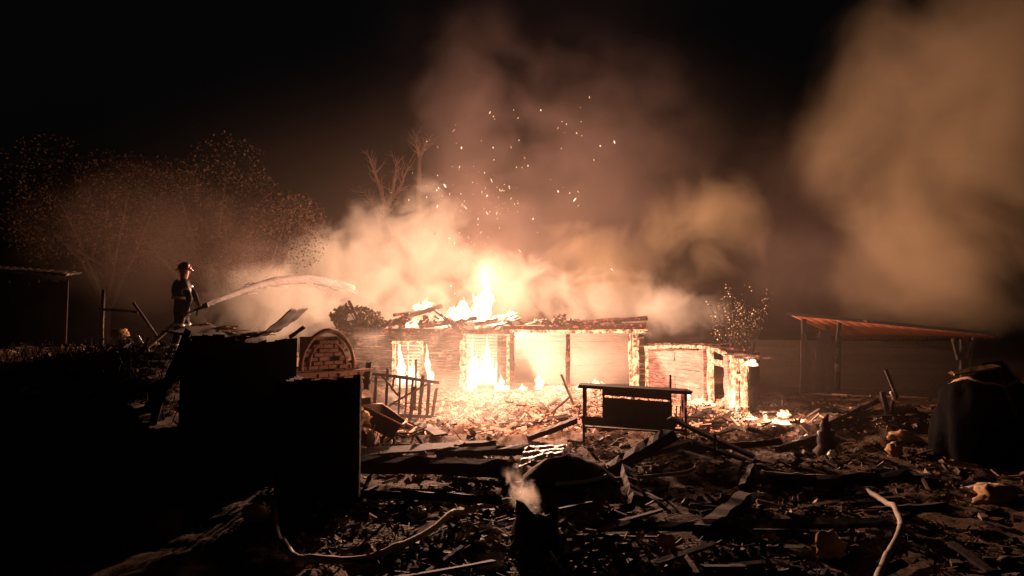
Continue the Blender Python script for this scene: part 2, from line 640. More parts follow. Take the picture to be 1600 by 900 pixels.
# door frame
m = MB()
for x in (door[0], door[1] - .05):
    m.board((x, HY - .1, 0), (x, HY - .1, 2.14), .14, .08, (0, -1, 0), 8, .15)
do = m.build('door_frame', 'burning_wood', house)
m = MB(); m.board((door[0] - .12, HY - .09, 1.9), (door[0] - .12, HY - .09, .3), .1, .09, (0, -1, 0), 12, .45)
m.build('jamb', 'burning_wood', do)
for i in range(3):
    x = door[1] - .42 + i * .125
    m = MB(); m.board((x, HY + .05 + i * .06, .1), (x + random.uniform(-.02, .02), HY + .05 + i * .06, 2.05), .115, .035, (0, -1, 0), 6, .08)
    m.build('plank', 'house_wood', do)
# veranda posts and beams
for px, w, mt in ((800, .16, 'charred_red_wood'), (886, .15, 'charred_red_wood'), (991, .2, 'burning_wood'), (1001, .2, 'house_wood')):
    m = MB(); m.board((HX(px), HY - .12, 0), (HX(px) + random.uniform(-.05, .05), HY - .1, 2.12), w, w, (0, -1, 0), 9, .14)
    m.build('post', mt, house)
m = MB(); m.board((HX(985), HY - .05, .1), (HX(982), HY - .05, 2.0), .09, .09, (0, -1, 0), 7, .2); m.build('brace', 'burning_wood', house)
m = MB(); m.board((HX(1030), HY - .3, .1), (HX(1009), HY - .2, 1.4), .10, .07, (0, -1, 0), 6, .2); m.build('brace', 'house_wood', house)
m = MB(); m.board((HX(545), HY - .12, 2.25), (HX(800), HY - .12, 2.2), .15, .16, (0, -1, 0), 16, .3); m.build('beam', 'charred_red_wood', house)
m = MB(); m.board((HX(796), HY - .13, 2.24), (HX(1010), HY - .13, 2.22), .13, .18, (0, -1, 0), 14, .2); m.build('beam', 'burning_wood', house)
# what is left of the roof: charred rafters and boards lying on the wall heads
roofs = [  # px0, py0, px1, py1, dY0, dY1, width, thick, material
    (786, 511, 1012, 508, -.25, -.2, .16, .15, 'charred_red_wood'), (850, 507, 1012, 497, .0, .1, .13, .12, 'charred_red_wood'),
    (862, 512, 1006, 512, .3, .3, .2, .08, 'charred_wood'), (905, 506, 1010, 499, -.3, -.35, .09, .08, 'charred_red_wood'),
    (778, 508, 812, 497, -.2, .1, .2, .05, 'grey_wood'), (779, 500, 809, 490, -.4, .1, .07, .06, 'burning_wood'),
    (606, 505, 690, 478, -.1, .3, .14, .12, 'charred_wood'), (615, 492, 672, 486, .2, .4, .16, .07, 'charred_red_wood'),
    (640, 508, 745, 497, .1, .2, .13, .1, 'house_wood'), (655, 511, 730, 500, -.2, .2, .1, .1, 'charred_red_wood'),
    (700, 513, 722, 470, .3, .8, .12, .06, 'burning_wood'), (640, 506, 656, 490, -.1, .2, .1, .06, 'burning_wood'),
    (735, 508, 800, 492, .4, .3, .11, .1, 'house_wood'), (596, 509, 640, 501, -.3, .1, .12, .09, 'charred_wood'),
    (590, 498, 612, 505, -.4, -.2, .09, .08, 'charred_wood'), (690, 508, 705, 480, .6, .9, .1, .06, 'burning_wood'),
    (812, 512, 850, 500, .2, .5, .13, .08, 'charred_red_wood'), (742, 512, 790, 506, -.2, -.1, .15, .06, 'burning_wood')]
for px0, py0, px1, py1, d0, d1, w, t_, mt in roofs:
    m = MB(); m.board(P(px0, py0, HY + d0), P(px1, py1, HY + d1), w, t_, (0, -.3, 1), 9, .2, .01)
    m.build('rafter', mt, house)
random.seed(61)
for k in range(34):
    px = random.uniform(596, 1008)
    hgt = random.uniform(4, 26) if px < 800 else random.uniform(2, 13)
    a, b = P(px, 515, HY + random.uniform(-.2, .7)), P(px + random.uniform(-40, 40), 511 - hgt, HY + random.uniform(-.2, .9))
    m = MB(); m.board(a, b, random.uniform(.06, .14), random.uniform(.04, .09), (0, -.4, 1), 6, .28, .02, 1.0)
    m.build('rafter', random.choice(['charred_wood', 'charred_red_wood', 'charred_red_wood', 'burning_wood']), house)
# charred lumps of roof filling, and the burnt thatch at the left end
for px, py, rx, rz in ((880, 503, .42, .3), (902, 508, .25, .2), (865, 510, .3, .16), (925, 506, .3, .12), (716, 505, .5, .17), (668, 503, .35, .22), (632, 502, .3, .2)):
    m = MB()
    q = P(px, py, HY + .05)
    for k in range(46):
        a = rv(1)
        if a.length > 1: continue
        m.box(q + Vector((a.x * rx, a.y * .3, a.z * rz)), (random.uniform(.05, .22), random.uniform(.04, .12), random.uniform(.02, .08)), Matrix.Rotation(random.uniform(0, 6), 3, 'X') @ Matrix.Rotation(random.uniform(0, 6), 3, 'Z'), .01)
    m.build('roof_debris', 'charred_red_wood', house)['kind'] = 'stuff'
m = MB()
for k in range(1500):
    a = rv(1)
    if a.length > 1: continue
    q = Vector((HX(562) + a.x * 1.0, HY - .3 + a.y * .6, 2.62 + a.z * .52 - .12 * a.x))
    if fbm(q.x * 2, q.z * 2, 7) < -.5: continue
    m.box(q, (random.uniform(.08, .3), random.uniform(.02, .06), random.uniform(.02, .06)), Matrix.Rotation(random.uniform(0, 6), 3, rv(1)), .01)
m.build('thatch', 'burnt_leaf', house)['kind'] = 'stuff'
for px0, py0, px1, py1 in ((525, 511, 582, 516), (562, 505, 545, 470), (590, 520, 612, 500), (535, 525, 600, 520)):
    m = MB(); m.board(P(px0, py0, HY - .9), P(px1, py1, HY - .8), .1, .07, (0, -1, .2), 6, .2); m.build('rafter', 'grey_wood', house)

# ------------------------------------------------------------------ the low annex on the right
annex = thing('annex', 'low plank annex burning at the right end of the log house', 'shed', (5.4, 20, 0))
A0, A1 = Vector((4.66, 22.9, 0)), Vector((6.13, 17.5, 0))
def AP(k, z, out=0.0):
    d = (A1 - A0)
    n = Vector((d.y, -d.x, 0)).normalized()
    if n.x > 0: n = -n
    return A0 + d * k + n * out + Vector((0, 0, z))
AN = (AP(0, 0, 1) - AP(0, 0, 0))
def atop(k): return 1.74 + .12 * math.sin(min(1, k / .75) * math.pi * .6) - .30 * smooth(.72, 1.0, k)
rr = 13
for r in range(rr):
    z = .08 + 1.62 * (r + .5) / rr
    for ka, kb in ((.0, .33), (.335, .62)):
        m = MB(); m.board(AP(ka, z, random.uniform(-.01, .02)), AP(kb, z + random.uniform(-.01, .01), random.uniform(-.01, .02)), 1.62 / rr * .93, .05, AN, 6, .1)
        m.build('plank', 'annex_wood', annex)
for k, w, mt in ((.0, .14, 'burning_wood'), (.63, .2, 'annex_wood'), (.70, .16, 'burning_wood'), (.85, .17, 'annex_wood'), (.91, .2, 'burning_wood'), (.985, .18, 'burning_wood')):
    m = MB(); m.board(AP(k, 0, .03), AP(k, atop(k) - .08, .03), w, .12, AN, 9, .2); m.build('post', mt, annex)
for k0, k1, z0, z1 in ((.72, .84, .0, .35), (.86, .98, .95, .95), (.71, .98, 1.28, 1.22)):
    m = MB(); m.board(AP(k0, z0 + .1, 0), AP(k1, z1 + .1, 0), .16, .05, AN, 6, .2); m.build('plank', 'burning_wood', annex)
m = MB(); m.board(AP(.72, .9, -.5), AP(.9, .9, -.5), 1.5, .05, AN, 3, .05); m.build('inner_board', 'charred_wood', annex)
# roof boards of the annex, sagging, seen edge on
for i in range(11):
    k = .02 + i * .098
    a = AP(k, atop(k) + random.uniform(-.02, .04), .18)
    b = AP(k, atop(k) - .02 + random.uniform(-.05, .05), -.6)
    m = MB(); m.board(a, b, .50, .05, (0, 0, 1), 6, .15, .01); m.build('roof_board', 'charred_red_wood', annex)
m = MB()
pts = [AP(k, atop(k) - .06, .12) for k in [i / 12 for i in range(13)]]
for a, b in zip(pts, pts[1:]):
    m.board(a, b, .07, .1, (0, 0, 1), 3, .3)
m.build('wall_plate', 'burning_wood', annex)
m = MB()
for r in range(7):
    z = .1 + .22 * (r + .5)
    m.board((A1.x + .02, A1.y - .02, z), (A1.x + 1.2, A1.y + 2.4, z), .21, .04, (0, -1, 0), 5, .1)
m.build('end_wall', 'charred_wood', annex)

# ------------------------------------------------------------------ fire
L = lambda s: s
flames = [
    # px, py(base), Y, h, w, tongues, power, label, lean
    (757, 500, 26.0, 2.0, .66, 1, 11500, 'tallest white flame standing on the collapsed roof', .02),
    (742, 503, 24.4, 1.05, 1.0, 3, 0, 'broad white flame at the foot of the tallest one on the roof', 0),
    (717, 503, 24.3, 1.15, .72, 2, 500, 'second white flame on the roof, left of the tallest one', .05),
    (661, 485, 25.0, .62, .7, 2, 0, 'small yellow flame on the left part of the roof above the window', .1),
    (690, 512, 24.3, .55, .8, 3, 0, 'low flame licking the roof beams between window and door', .1),
    (643, 512, 24.1, .55, .5, 2, 120, 'low flame at the roof edge right above the burning window', 0),
    (786, 500, 24.5, .55, .8, 2, 0, 'low flame on the roof right of the tallest one', .2),
    (738, 612, 24.35, 2.1, .42, 3, 260, 'white flame filling the left side of the doorway', .0),
    (757, 600, 25.2, 1.95, 1.3, 6, 380, 'white blaze inside the room seen through the doorway', .0),
    (783, 612, 23.9, .62, .62, 3, 80, 'low white flame on the sill at the right of the doorway', 0),
    (624, 603, 24.0, 1.62, .3, 1, 120, 'tall thin flame climbing the left side of the window', 0),
    (641, 603, 24.7, 1.25, .7, 4, 350, 'yellow fire inside the room behind the window', 0),
    (673, 600, 23.85, 1.35, .3, 1, 60, 'thin yellow flame on the log wall right of the window', -.12),
    (843, 613, 24.4, .85, .34, 1, 90, 'upright flame on the veranda floor behind the debris', 0),
    (872, 616, 23.8, .45, 1.0, 4, 60, 'row of low flames on the veranda floor by the middle post', 0),
    (815, 616, 23.4, .4, .7, 3, 0, 'low flames on the veranda floor beside the left post', 0),
    (930, 608, 22.6, .38, 1.4, 5, 120, 'low yellow flames behind the left end of the hutch', 0),
    (1081, 640, 20.3, .85, .40, 2, 70, 'white flame against the annex wall behind the hutch', 0),
    (1092, 655, 19.0, .35, .9, 4, 40, 'low flames along the foot of the annex wall', 0),
    (1146, 650, 18.0, .95, .32, 2, 80, 'flame burning up the corner post of the annex', 0),
    (1171, 572, 17.5,   .3, .38, 2, 260, 'small yellow flame under the right eave of the annex', .1),
    (1215, 690, 15.6, .22, 1.0, 5, 650, 'low fire on the ground right of the annex corner', 0),
    (1170, 676, 16.2, .25, .6, 3, 20, 'small fire among the boards at the foot of the annex corner', 0),
    (768, 640, 20.5, .35, .9, 3, 0, 'low flame in the embers in front of the doorway', 0),
]
for i, (px, py, Y, h, w, tg, pw, lab, ln) in enumerate(flames):
    p = P(px, py, Y)
    g_ = gz(p.x, p.y)
    if p.z < g_ + .25 and py > 560:
        p.z = max(p.z, g_ - .03)
    flame(p, h, w, tg, pw, .9 if pw > 1000 else .5, .22, lab, i, ln)

# bed of embers in front of the house, glowing
random.seed(77)
def chunks(m, pts, smin, smax, lift=.0, flat=.5, stick=.3):
    for x, y in pts:
        z = gz(x, y)
        s_ = smin * (smax / smin) ** (random.random() ** 1.4)
        M = Matrix.Rotation(random.uniform(0, 6.3), 3, 'Z') @ Matrix.Rotation(random.gauss(0, .5), 3, 'X') @ Matrix.Rotation(random.gauss(0, .35), 3, 'Y')
        if random.random() < stick:
            sz = (s_ * random.uniform(2, 5), s_ * random.uniform(.25, .5), s_ * random.uniform(.15, .35))
        else:
            sz = (s_, s_ * random.uniform(.5, 1), s_ * random.uniform(.25, flat + .25))
        m.box((x, y, z + sz[2] * .25 + lift * random.random()), sz, M, s_ * .12)
m = MB()
pts = []
while len(pts) < 9000:
    x, y = random.gauss(1.2, 2.6), random.uniform(14.5, 23.8)
    if x < -3.5 or x > 6.2 or (x > 4.6 and y > 20.5): continue
    if random.random() > smooth(14, 18.5, y) * .9 + .1: continue
    pts.append((x, y))
chunks(m, pts, .025, .115, .16, .5, .55)
em = m.build('embers', 'ember')
tag(em, 'bed of glowing embers and burning fragments in front of the house', kind='stuff')
for k, (x, y, z, pw) in enumerate(((-.9, 18.4, 1.3, 280), (2.0, 18.2, 1.1, 170), (.6, 15.4, 1.0, 220), (-1.5, 15.8, .9, 130))):
    lamp('ember_light', (x, y, z), pw, .5, em, (1, .47, .30))

# ------------------------------------------------------------------ rubble over the yard
random.seed(8)
m = MB(); pts = []
while len(pts) < 9000:
    y = 4.5 + 19 * random.random() ** 1.25
    x = random.uniform(-.75, .80) * y
    if -2.2 > x and y < 10.5 and x > -7: continue
    if fbm(x * .8, y * .8, 5) < -.12: continue
    pts.append((x, y))
chunks(m, pts, .015, .14, .02, .5, .5)
tag(m.build('rubble', 'rubble'), 'charred rubble and splinters strewn over the yard', kind='stuff')
m = MB(); pts = []  # patches coloured pale to stand in for firelit bumps
for px, py, rx, ry, n in ((760, 795, .5, .5, 120), (745, 850, .3, .2, 45), (1182, 787, .22, .15, 40), (640, 800, 1.2, .5, 110), (560, 820, .7, .5, 60), (1000, 890, 1.0, .3, 50), (1190, 830, .3, .3, 40),
                          (1400, 665, 1.6, .5, 60), (1230, 640, 1.2, 1.0, 50), (780, 870, .5, .4, 50), (1110, 690, 1.0, .8, 70), (600, 740, 1.0, .8, 60), (1500, 760, 1.2, .8, 40), (900, 860, 1.2, .6, 50), (1280, 800, 1.4, 1.0, 40)):
    q = G(px, py)
    for k in range(n):
        pts.append((q.x + random.gauss(0, rx * .6), q.y + random.gauss(0, ry * .6)))
chunks(m, pts, .03, .11, .05)
tag(m.build('lit_rubble', 'chip'), 'broken plaster and brick fragments coloured pale for firelight, lying in patches', kind='stuff')
m = MB(); pts = []
for k in range(9000):
    y = 4.8 + 9 * random.random() ** 1.3
    x = random.uniform(-.35, .7) * y
    if fbm(x * 1.1, y * 1.1, 15) < .0: continue
    z = gz(x, y)
    a = random.uniform(0, 6.3)
    l_ = random.uniform(.05, .2)
    m.board((x, y, z + .01), (x + l_ * math.cos(a), y + l_ * math.sin(a), z + random.uniform(.0, .07)), random.uniform(.006, .02), .006, (0, 0, 1), 1, .2)
tag(m.build('straw', 'straw'), 'straw, leaves and twigs littering the yard', kind='stuff')

# scattered boards, each a thing of its own, told apart by size, tone and what lies next to it
random.seed(21)
MARKS = [('charred two-horned stump', G(838, 846)), ('humped tarpaulin', G(888, 745)), ('charred hutch', G(990, 692)), ('picket fence', Vector((-2.7, 16.4, 0))), ('wheelbarrow', Vector((-2.6, 13.6, 0))),
         ('dark gate', Vector((-2.1, 9, 0))), ('pointed burnt stump', G(1290, 712)), ('black tarpaulin heap', Vector((8.5, 12.2, 0))), ('annex corner', Vector((6.13, 17.5, 0))), ('leaning post', G(1386, 652)),
         ('white stone', G(1178, 786)), ('bend of the grey hose', G(1408, 830)), ('large tan cushion', G(1555, 790)), ('torn tan cushion', G(1297, 872)), ('leaf-shaped shard', G(1040, 862)), ('long dark beam', G(680, 752)), ('bright short boards', G(770, 885)), ('short upright stake', G(1118, 720))]
cnt, used = 0, set()
for tries in range(2000):
    if cnt >= 64: break
    y = 5.5 + 14 * random.random()
    x = random.uniform(-.28, .72) * y
    if x < -2 and y < 11: continue
    z = gz(x, y)
    a = random.gauss(0, .55) if random.random() < .7 else random.uniform(0, 3.1)
    l_ = random.uniform(.25, 1.1)
    mt = random.choice(['grey_wood', 'grey_wood', 'charred_wood', 'charred_wood', 'pale_wood'])
    mark, mp_ = min(MARKS, key=lambda k: (k[1].x - x) ** 2 + (k[1].y - y) ** 2)
    dx, dy = x - mp_.x, y - mp_.y
    rel = ('to the right of' if dx > 0 else 'to the left of') if abs(dx) > abs(dy) else ('behind' if dy > 0 else 'in front of')
    lab = '%s %s lying %s the %s' % ('long' if l_ > .65 else 'short', {'grey_wood': 'greyish brown broken board', 'charred_wood': 'black charred board', 'pale_wood': 'pale broken board'}[mt], rel, mark)
    if lab in used: continue
    used.add(lab)
    dx, dy = math.cos(a) * l_ / 2, math.sin(a) * l_ / 2
    m = MB()
    m.board((x - dx, y - dy, gz(x - dx, y - dy) + .03 + random.uniform(0, .05)), (x + dx, y + dy, gz(x + dx, y + dy) + .03 + random.uniform(0, .14)), random.uniform(.04, .10), random.uniform(.02, .04), (random.uniform(-.5, .5), random.uniform(-.5, .5), 1), 5, .2, .015, .9)
    solo(m, 'board', mt, lab, 'board', 'broken boards scattered over the yard')
    cnt += 1

for tries in range(600):
    if cnt >= 80: break
    y = 7.5 + 9 * random.random()
    x = random.uniform(-.18, .62) * y
    mark, mp_ = min(MARKS, key=lambda k: (k[1].x - x) ** 2 + (k[1].y - y) ** 2)
    if math.hypot(x - mp_.x, y - mp_.y) < .5: continue
    dx, dy = x - mp_.x, y - mp_.y
    rel = ('to the right of' if dx > 0 else 'to the left of') if abs(dx) > abs(dy) else ('behind' if dy > 0 else 'in front of')
    lab = 'thick blackened beam lying %s the %s' % (rel, mark)
    if lab in used: continue
    used.add(lab)
    a, l_ = random.gauss(0, .7), random.uniform(.8, 2.2)
    dx, dy = math.cos(a) * l_ / 2, math.sin(a) * l_ / 2
    m = MB()
    m.board((x - dx, y - dy, gz(x - dx, y - dy) + .05), (x + dx, y + dy, gz(x + dx, y + dy) + random.uniform(.06, .3)), random.uniform(.09, .17), random.uniform(.08, .14), (random.uniform(-.5, .5), random.uniform(-.5, .5), 1), 9, .22, .01, .8)
    solo(m, 'beam', random.choice(['charred_wood', 'grey_wood', 'charred_wood']), lab, 'beam', 'charred beams scattered over the yard')
    cnt += 1

# boards and beams one can point at in the photograph: px0, py0, up0, px1, py1, up1, w, t, material, name, label
B = [
    (545, 752, .18, 800, 752, .12, .22, .20, 'dark_board', 'beam', 'long dark squared beam lying beside the dark gate'),
    (560, 722, .10, 770, 704, .12, .30, .05, 'charred_wood', 'board', 'wide dark board lying flat behind the long dark beam'),
    (895, 832, .10, 1150, 836, .06, .12, .05, 'grey_wood', 'board', 'long narrow board lying left end near the stump'),
    (1100, 834, .10, 1400, 828, .06, .13, .05, 'grey_wood', 'board', 'long reddish board lying towards the bent hose on the right'),
    (868, 884, .03, 968, 858, .08, .09, .03, 'pale_wood', 'board', 'pale thin board lying slanted right below the stump'),
    (868, 828, .02, 922, 786, .10, .035, .03, 'pale_wood', 'stick', 'thin pale stick slanting up just right of the stump'),
    (665, 900, .02, 722, 866, .06, .04, .03, 'grey_wood', 'stick', 'thin grey stick at the bottom edge beside the bright boards'),
    (750, 886, .06, 790, 880, .06, .12, .03, 'plaster', 'board', 'short bright board lying lowest in front of the hose'),  # pale colour of the two short boards stands in for grazing firelight
    (748, 896, .03, 788, 894, .03, .10, .03, 'plaster', 'board', 'short bright board tucked under another bright board'),
    (955, 745, .05, 1048, 678, .55, .20, .18, 'charred_wood', 'log', 'thick charred log leaning up to the hutch'),
    (985, 715, .02, 955, 746, .10, .12, .10, 'charred_wood', 'log', 'short charred log forking off the thick leaning one'),
    (825, 690, .03, 903, 655, .28, .13, .11, 'charred_wood', 'log', 'charred log lying in the embers left of the hutch'),
    (897, 641, .10, 877, 585, .95, .06, .06, 'charred_wood', 'pole', 'thin charred pole leaning upright left of the hutch'),
    (855, 655, .05, 890, 620, .35, .05, .05, 'charred_wood', 'pole', 'short thin pole leaning in the embers before the veranda'),
    (1045, 652, .35, 1178, 722, .05, .13, .06, 'charred_wood', 'beam', 'charred beam sloping down from the hutch to the right'),
    (1080, 690, .35, 1165, 725, .05, .10, .05, 'grey_wood', 'board', 'grey board sloping down beneath the charred beam by the hutch'),
    (1060, 712, .05, 1130, 735, .08, .10, .04, 'grey_wood', 'board', 'grey board lying under the sloping beams'),
    (1118, 720, .0, 1117, 680, .55, .07, .05, 'grey_wood', 'stake', 'short upright stake among boards right of the hutch'),
    (1165, 668, .75, 1213, 690, .05, .10, .07, 'grey_wood', 'plank', 'grey plank leaning on the right corner of the annex'),
    (1190, 655, .15, 1240, 652, .12, .08, .03, 'grey_wood', 'board', 'narrow board lying right of the annex corner'),
    (1235, 625, .35, 1268, 640, .15, .10, .05, 'pale_wood', 'board', 'pale board end sticking up before the open shed'),
    (1290, 640, .3, 1335, 655, .1, .14, .05, 'grey_wood', 'board', 'brown board tilted before the open shed'),
    (1475, 735, .12, 1530, 742, .10, .14, .04, 'tan_cloth', 'board', 'tan board lying flat on the right side of the yard'),
    (1095, 705, .06, 1190, 700, .10, .06, .03, 'pale_wood', 'board', 'pale narrow board across the boards right of the hutch'),
    (600, 640, .15, 690, 690, .10, .26, .05, 'grey_wood', 'plank', 'wide plank sloping from the fence to the ground'),
    (705, 720, .04, 785, 712, .05, .07, .03, 'pale_wood', 'board', 'light board lying in front of the smoky embers'),
    (1192, 868, .0, 1193, 842, .20, .07, .04, 'grey_wood', 'stake', 'stubby upright stake near the bottom right of the yard'),
    (1330, 662, .05, 1395, 658, .1, .09, .03, 'pale_wood', 'board', 'pale board lying on top of the brown heap'),
    (1420, 655, .05, 1490, 650, .16, .12, .04, 'plaster', 'board', 'whitish board on the brown heap near the dark tarpaulin'),
    (1160, 700, .05, 1245, 690, .1, .05, .03, 'charred_red_wood', 'stick', 'dark stick beside the low ground fire'),
    (610, 770, .03, 700, 775, .05, .05, .03, 'grey_wood', 'stick', 'grey stick lying before the long dark beam'),
    (1490, 584, .9, 1560, 572, 1.0, .16, .03, 'tan_cloth', 'board', 'tan board added as the bright top rim of the black tarpaulin heap'),  # made-up board standing in for light along the heap's top
    (1560, 576, .9, 1588, 650, .6, .09, .05, 'grey_wood', 'pole', 'pale pole added as the bright rim down the right of the black tarpaulin'),  # made-up pole standing in for the heap's lit right rim
    (520, 800, .05, 590, 775, .12, .05, .03, 'grey_wood', 'stick', 'bent stick beside the foot of the dark gate'),
]
random.seed(33)
for px0, py0, u0, px1, py1, u1, w, t_, mt, nm, lab in B:
    # an end lifted by 0.2 m or more is taken at the distance of the other end, which rests on the ground
    a, b = G(px0, py0), G(px1, py1)
    if u0 >= .9: a.y = b.y = 11.6 if px0 < 1550 else 11.3
    if u0 >= .9: a, b = P(px0, py0, a.y), P(px1, py1, a.y); u0 = u1 = 0
    if u0 >= .2: a = P(px0, py0, b.y + .15)
    else: a.z += u0 + t_ * .3
    if u1 >= .2: b = P(px1, py1, a.y - .1)
    else: b.z += u1 + t_ * .3
    m = MB()
    m.board(a, b, w, t_, (0, -.25, 1), 10, .14, .008, .7)
    solo(m, nm, mt, lab, nm)

# ------------------------------------------------------------------ dark shed and gate on the left
random.seed(3)
t = thing('shed', 'dark plank shed with a sagging broken sheet roof, left of the brick gable', 'shed', (-4.6, 11.6, 0))
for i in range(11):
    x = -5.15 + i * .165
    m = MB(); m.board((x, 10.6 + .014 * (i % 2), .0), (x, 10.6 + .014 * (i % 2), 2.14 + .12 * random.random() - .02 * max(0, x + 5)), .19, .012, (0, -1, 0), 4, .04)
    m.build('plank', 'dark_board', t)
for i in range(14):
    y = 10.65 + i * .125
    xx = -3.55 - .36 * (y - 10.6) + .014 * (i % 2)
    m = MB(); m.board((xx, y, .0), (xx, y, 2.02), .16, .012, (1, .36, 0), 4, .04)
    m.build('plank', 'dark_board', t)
def sag(u, v):
    x = -5.45 + 2.0 * u - .62 * v
    y = 10.4 + 2.9 * v
    z = 2.33 - .30 * math.sin(math.pi * min(1, u * 1.12)) ** 2 * .75 + .05 * math.sin(u * 40) * .25 + .10 * v + .05 * fbm(u * 6, v * 4, 2)
    if u > .80: z += (u - .80) * 1.6
    return (x, y, z)
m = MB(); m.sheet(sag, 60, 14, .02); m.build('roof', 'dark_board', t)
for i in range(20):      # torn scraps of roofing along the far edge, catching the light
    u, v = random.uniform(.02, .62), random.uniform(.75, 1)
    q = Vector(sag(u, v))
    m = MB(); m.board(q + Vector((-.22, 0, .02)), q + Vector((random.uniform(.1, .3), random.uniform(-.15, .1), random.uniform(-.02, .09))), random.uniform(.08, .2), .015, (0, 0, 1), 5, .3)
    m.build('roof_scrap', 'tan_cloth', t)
m = MB(); m.board(P(452, 528, 11.4), P(475, 511, 11.4), .06, .05, (0, -1, 0), 5, .2); m.build('rafter_end', 'dark_board', t)
m = MB()
v0 = [P(400, 534, 11.9), P(470, 514, 11.9), P(535, 516, 12.6), P(548, 540, 12.6), P(548, 560, 12.6), P(400, 575, 11.9)]
n = len(v0)
m.add(v0 + [q + Vector((.1, .5, 0)) for q in v0], [tuple(range(n - 1, -1, -1)), tuple(range(n, 2 * n))] + [(i, (i + 1) % n, (i + 1) % n + n, i + n) for i in range(n)])

random.seed(4)
t = thing('gate', 'tall dark board gate standing in front of the brick gable', 'gate', (-2.6, 9, 0))
g0, g1 = P(432, 600, 9.05), P(555, 600, 8.95)
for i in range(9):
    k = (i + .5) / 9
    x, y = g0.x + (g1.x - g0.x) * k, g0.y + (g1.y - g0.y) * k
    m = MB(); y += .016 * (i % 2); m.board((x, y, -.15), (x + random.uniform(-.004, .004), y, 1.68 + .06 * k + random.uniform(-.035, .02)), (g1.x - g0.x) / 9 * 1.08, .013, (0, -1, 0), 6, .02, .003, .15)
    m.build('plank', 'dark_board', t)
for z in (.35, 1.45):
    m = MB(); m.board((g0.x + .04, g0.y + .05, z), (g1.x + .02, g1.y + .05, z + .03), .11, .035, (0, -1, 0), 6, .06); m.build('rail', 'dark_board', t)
for i in range(11):  # unseen side planks, added to stop firelight passing between gate and shed
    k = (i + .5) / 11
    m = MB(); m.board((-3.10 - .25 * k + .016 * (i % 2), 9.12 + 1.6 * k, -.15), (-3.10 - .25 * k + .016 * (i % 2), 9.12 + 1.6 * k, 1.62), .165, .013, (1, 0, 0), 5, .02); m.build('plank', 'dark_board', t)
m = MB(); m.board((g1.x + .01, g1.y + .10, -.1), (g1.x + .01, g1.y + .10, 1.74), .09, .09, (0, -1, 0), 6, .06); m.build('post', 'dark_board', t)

# brick gable with an arch, above and behind the gate
random.seed(9)
BC = Vector((-4.42, 12.35, 0)); BD = Vector((.86, 1.0, 0)).normalized(); BN = Vector((BD.y, -BD.x, 0))
t = thing('brick_gable', 'broken brick gable wall with a moulded arch, lit beside the dark shed', 'wall', BC)
BL = 2.0
def BP(u, z, o=0.0): return BC + BD * u + BN * o + Vector((0, 0, z))
rotB = Matrix((BD, BN, Vector((0, 0, 1)))).transposed()
m = MB(); m.box(BP(BL / 2, .75, -.13), (BL - .06, .2, 1.66), rotB); m.build('mortar', 'mortar', t)
m = MB(); m.box(BP(1.15, 1.8, -.13), (.9, .19, .8), rotB); m.build('mortar', 'mortar', t)
bh = .083
proto = None
nb = 0
for r in range(10, 27):
    z = .35 + r * bh * .98 - .05
    off = (.5 if r % 2 else 0) * .23
    u = -off
    while u < BL:
        ua, ub = max(0, u), min(BL, u + .222)
        um = (ua + ub) / 2
        top = 1.95 - .12 * max(0, um - 1.7)
        inside = abs(um - 1.16) < .5 and z < 1.62 + math.sqrt(max(0, .5 ** 2 - (um - 1.16) ** 2)) * 1.25
        if random.random() < .07: u += .236; continue
        if ub - ua > .06 and (z < 1.66 + .05 * math.sin(um * 9) or inside):
            m = MB(); m.box(BC, (1, 1, 1), None, .04)
            if nb < 12:
                o = m.build('brick', 'brick', t)
                if proto is None: proto = []
                proto.append(o.data)
            else:
                o = bpy.data.objects.new('brick', random.choice(proto)); o.parent = t; COL.objects.link(o)
            nb += 1
            o.location = BP(um, z, random.uniform(-.025, .02)) - BC
            o.scale = (ub - ua - .014, .14, bh - .014)
            o.rotation_euler = (0, 0, math.atan2(BD.y, BD.x) + random.uniform(-.03, .03))
        u += .236
for rad, out, w in ((.60, .06, .10), (.43, .05, .06)):       # the arch mouldings
    pts = [BP(1.16 + rad * math.cos(a), 1.60 + rad * 1.18 * math.sin(a), out) for a in [R(-4) + i * R(188) / 20 for i in range(21)]]
    m = MB(); m.tube(pts, [w / 2 * random.uniform(.7, 1.15) for _ in pts], 8, .22); m.build('arch_moulding', 'brick', t)
m = MB(); m.box(BP(BL / 2 + .1, 1.50, .06), (BL + .16, .16, .06), rotB, .01); m.build('cornice', 'brick', t)
m = MB(); m.box(BP(BL / 2 - .4, 1.24, .05), (BL - .7, .12, .05), rotB, .01); m.build('cornice', 'brick', t)

random.seed(71)
for x0, y0, x1, z1, w, lab in ((-5.75, 10.4, -5.2, 1.9, .16, 'dark board leaning on the left side of the dark shed, nearest its wall'), (-6.3, 10.6, -5.35, 1.6, .12, 'dark pole leaning low on the left side of the dark shed'),
                               (-5.5, 10.2, -5.05, 2.35, .10, 'tallest dark board leaning on the left end of the shed roof')):
    m = MB(); m.board((x0, y0, gz(x0, y0) - .2), (x1, y0 + .25, z1), w, .04, (0, -1, 0), 7, .2, .02); solo(m, 'board', 'dark_board', lab, 'board')
# short posts and boards by the right end of the gate
random.seed(14)
for p0, p1, w, lab in (((572, 608), (577, 566), .12, 'short dark post between the gate and the picket fence'),
                       ((545, 592), (578, 596), .10, 'dark board lying across behind the top of the gate'),
                       ((556, 577), (575, 589), .08, 'dark slanting board behind the top right corner of the gate'),
                       ((550, 632), (580, 626), .16, 'dark board level with the wheelbarrow beside the gate')):
    m = MB(); m.board(P(*p0, 14.6), P(*p1, 14.6), w, .06, (0, -1, 0), 5, .15)
    solo(m, 'board', 'charred_wood', lab, 'board')

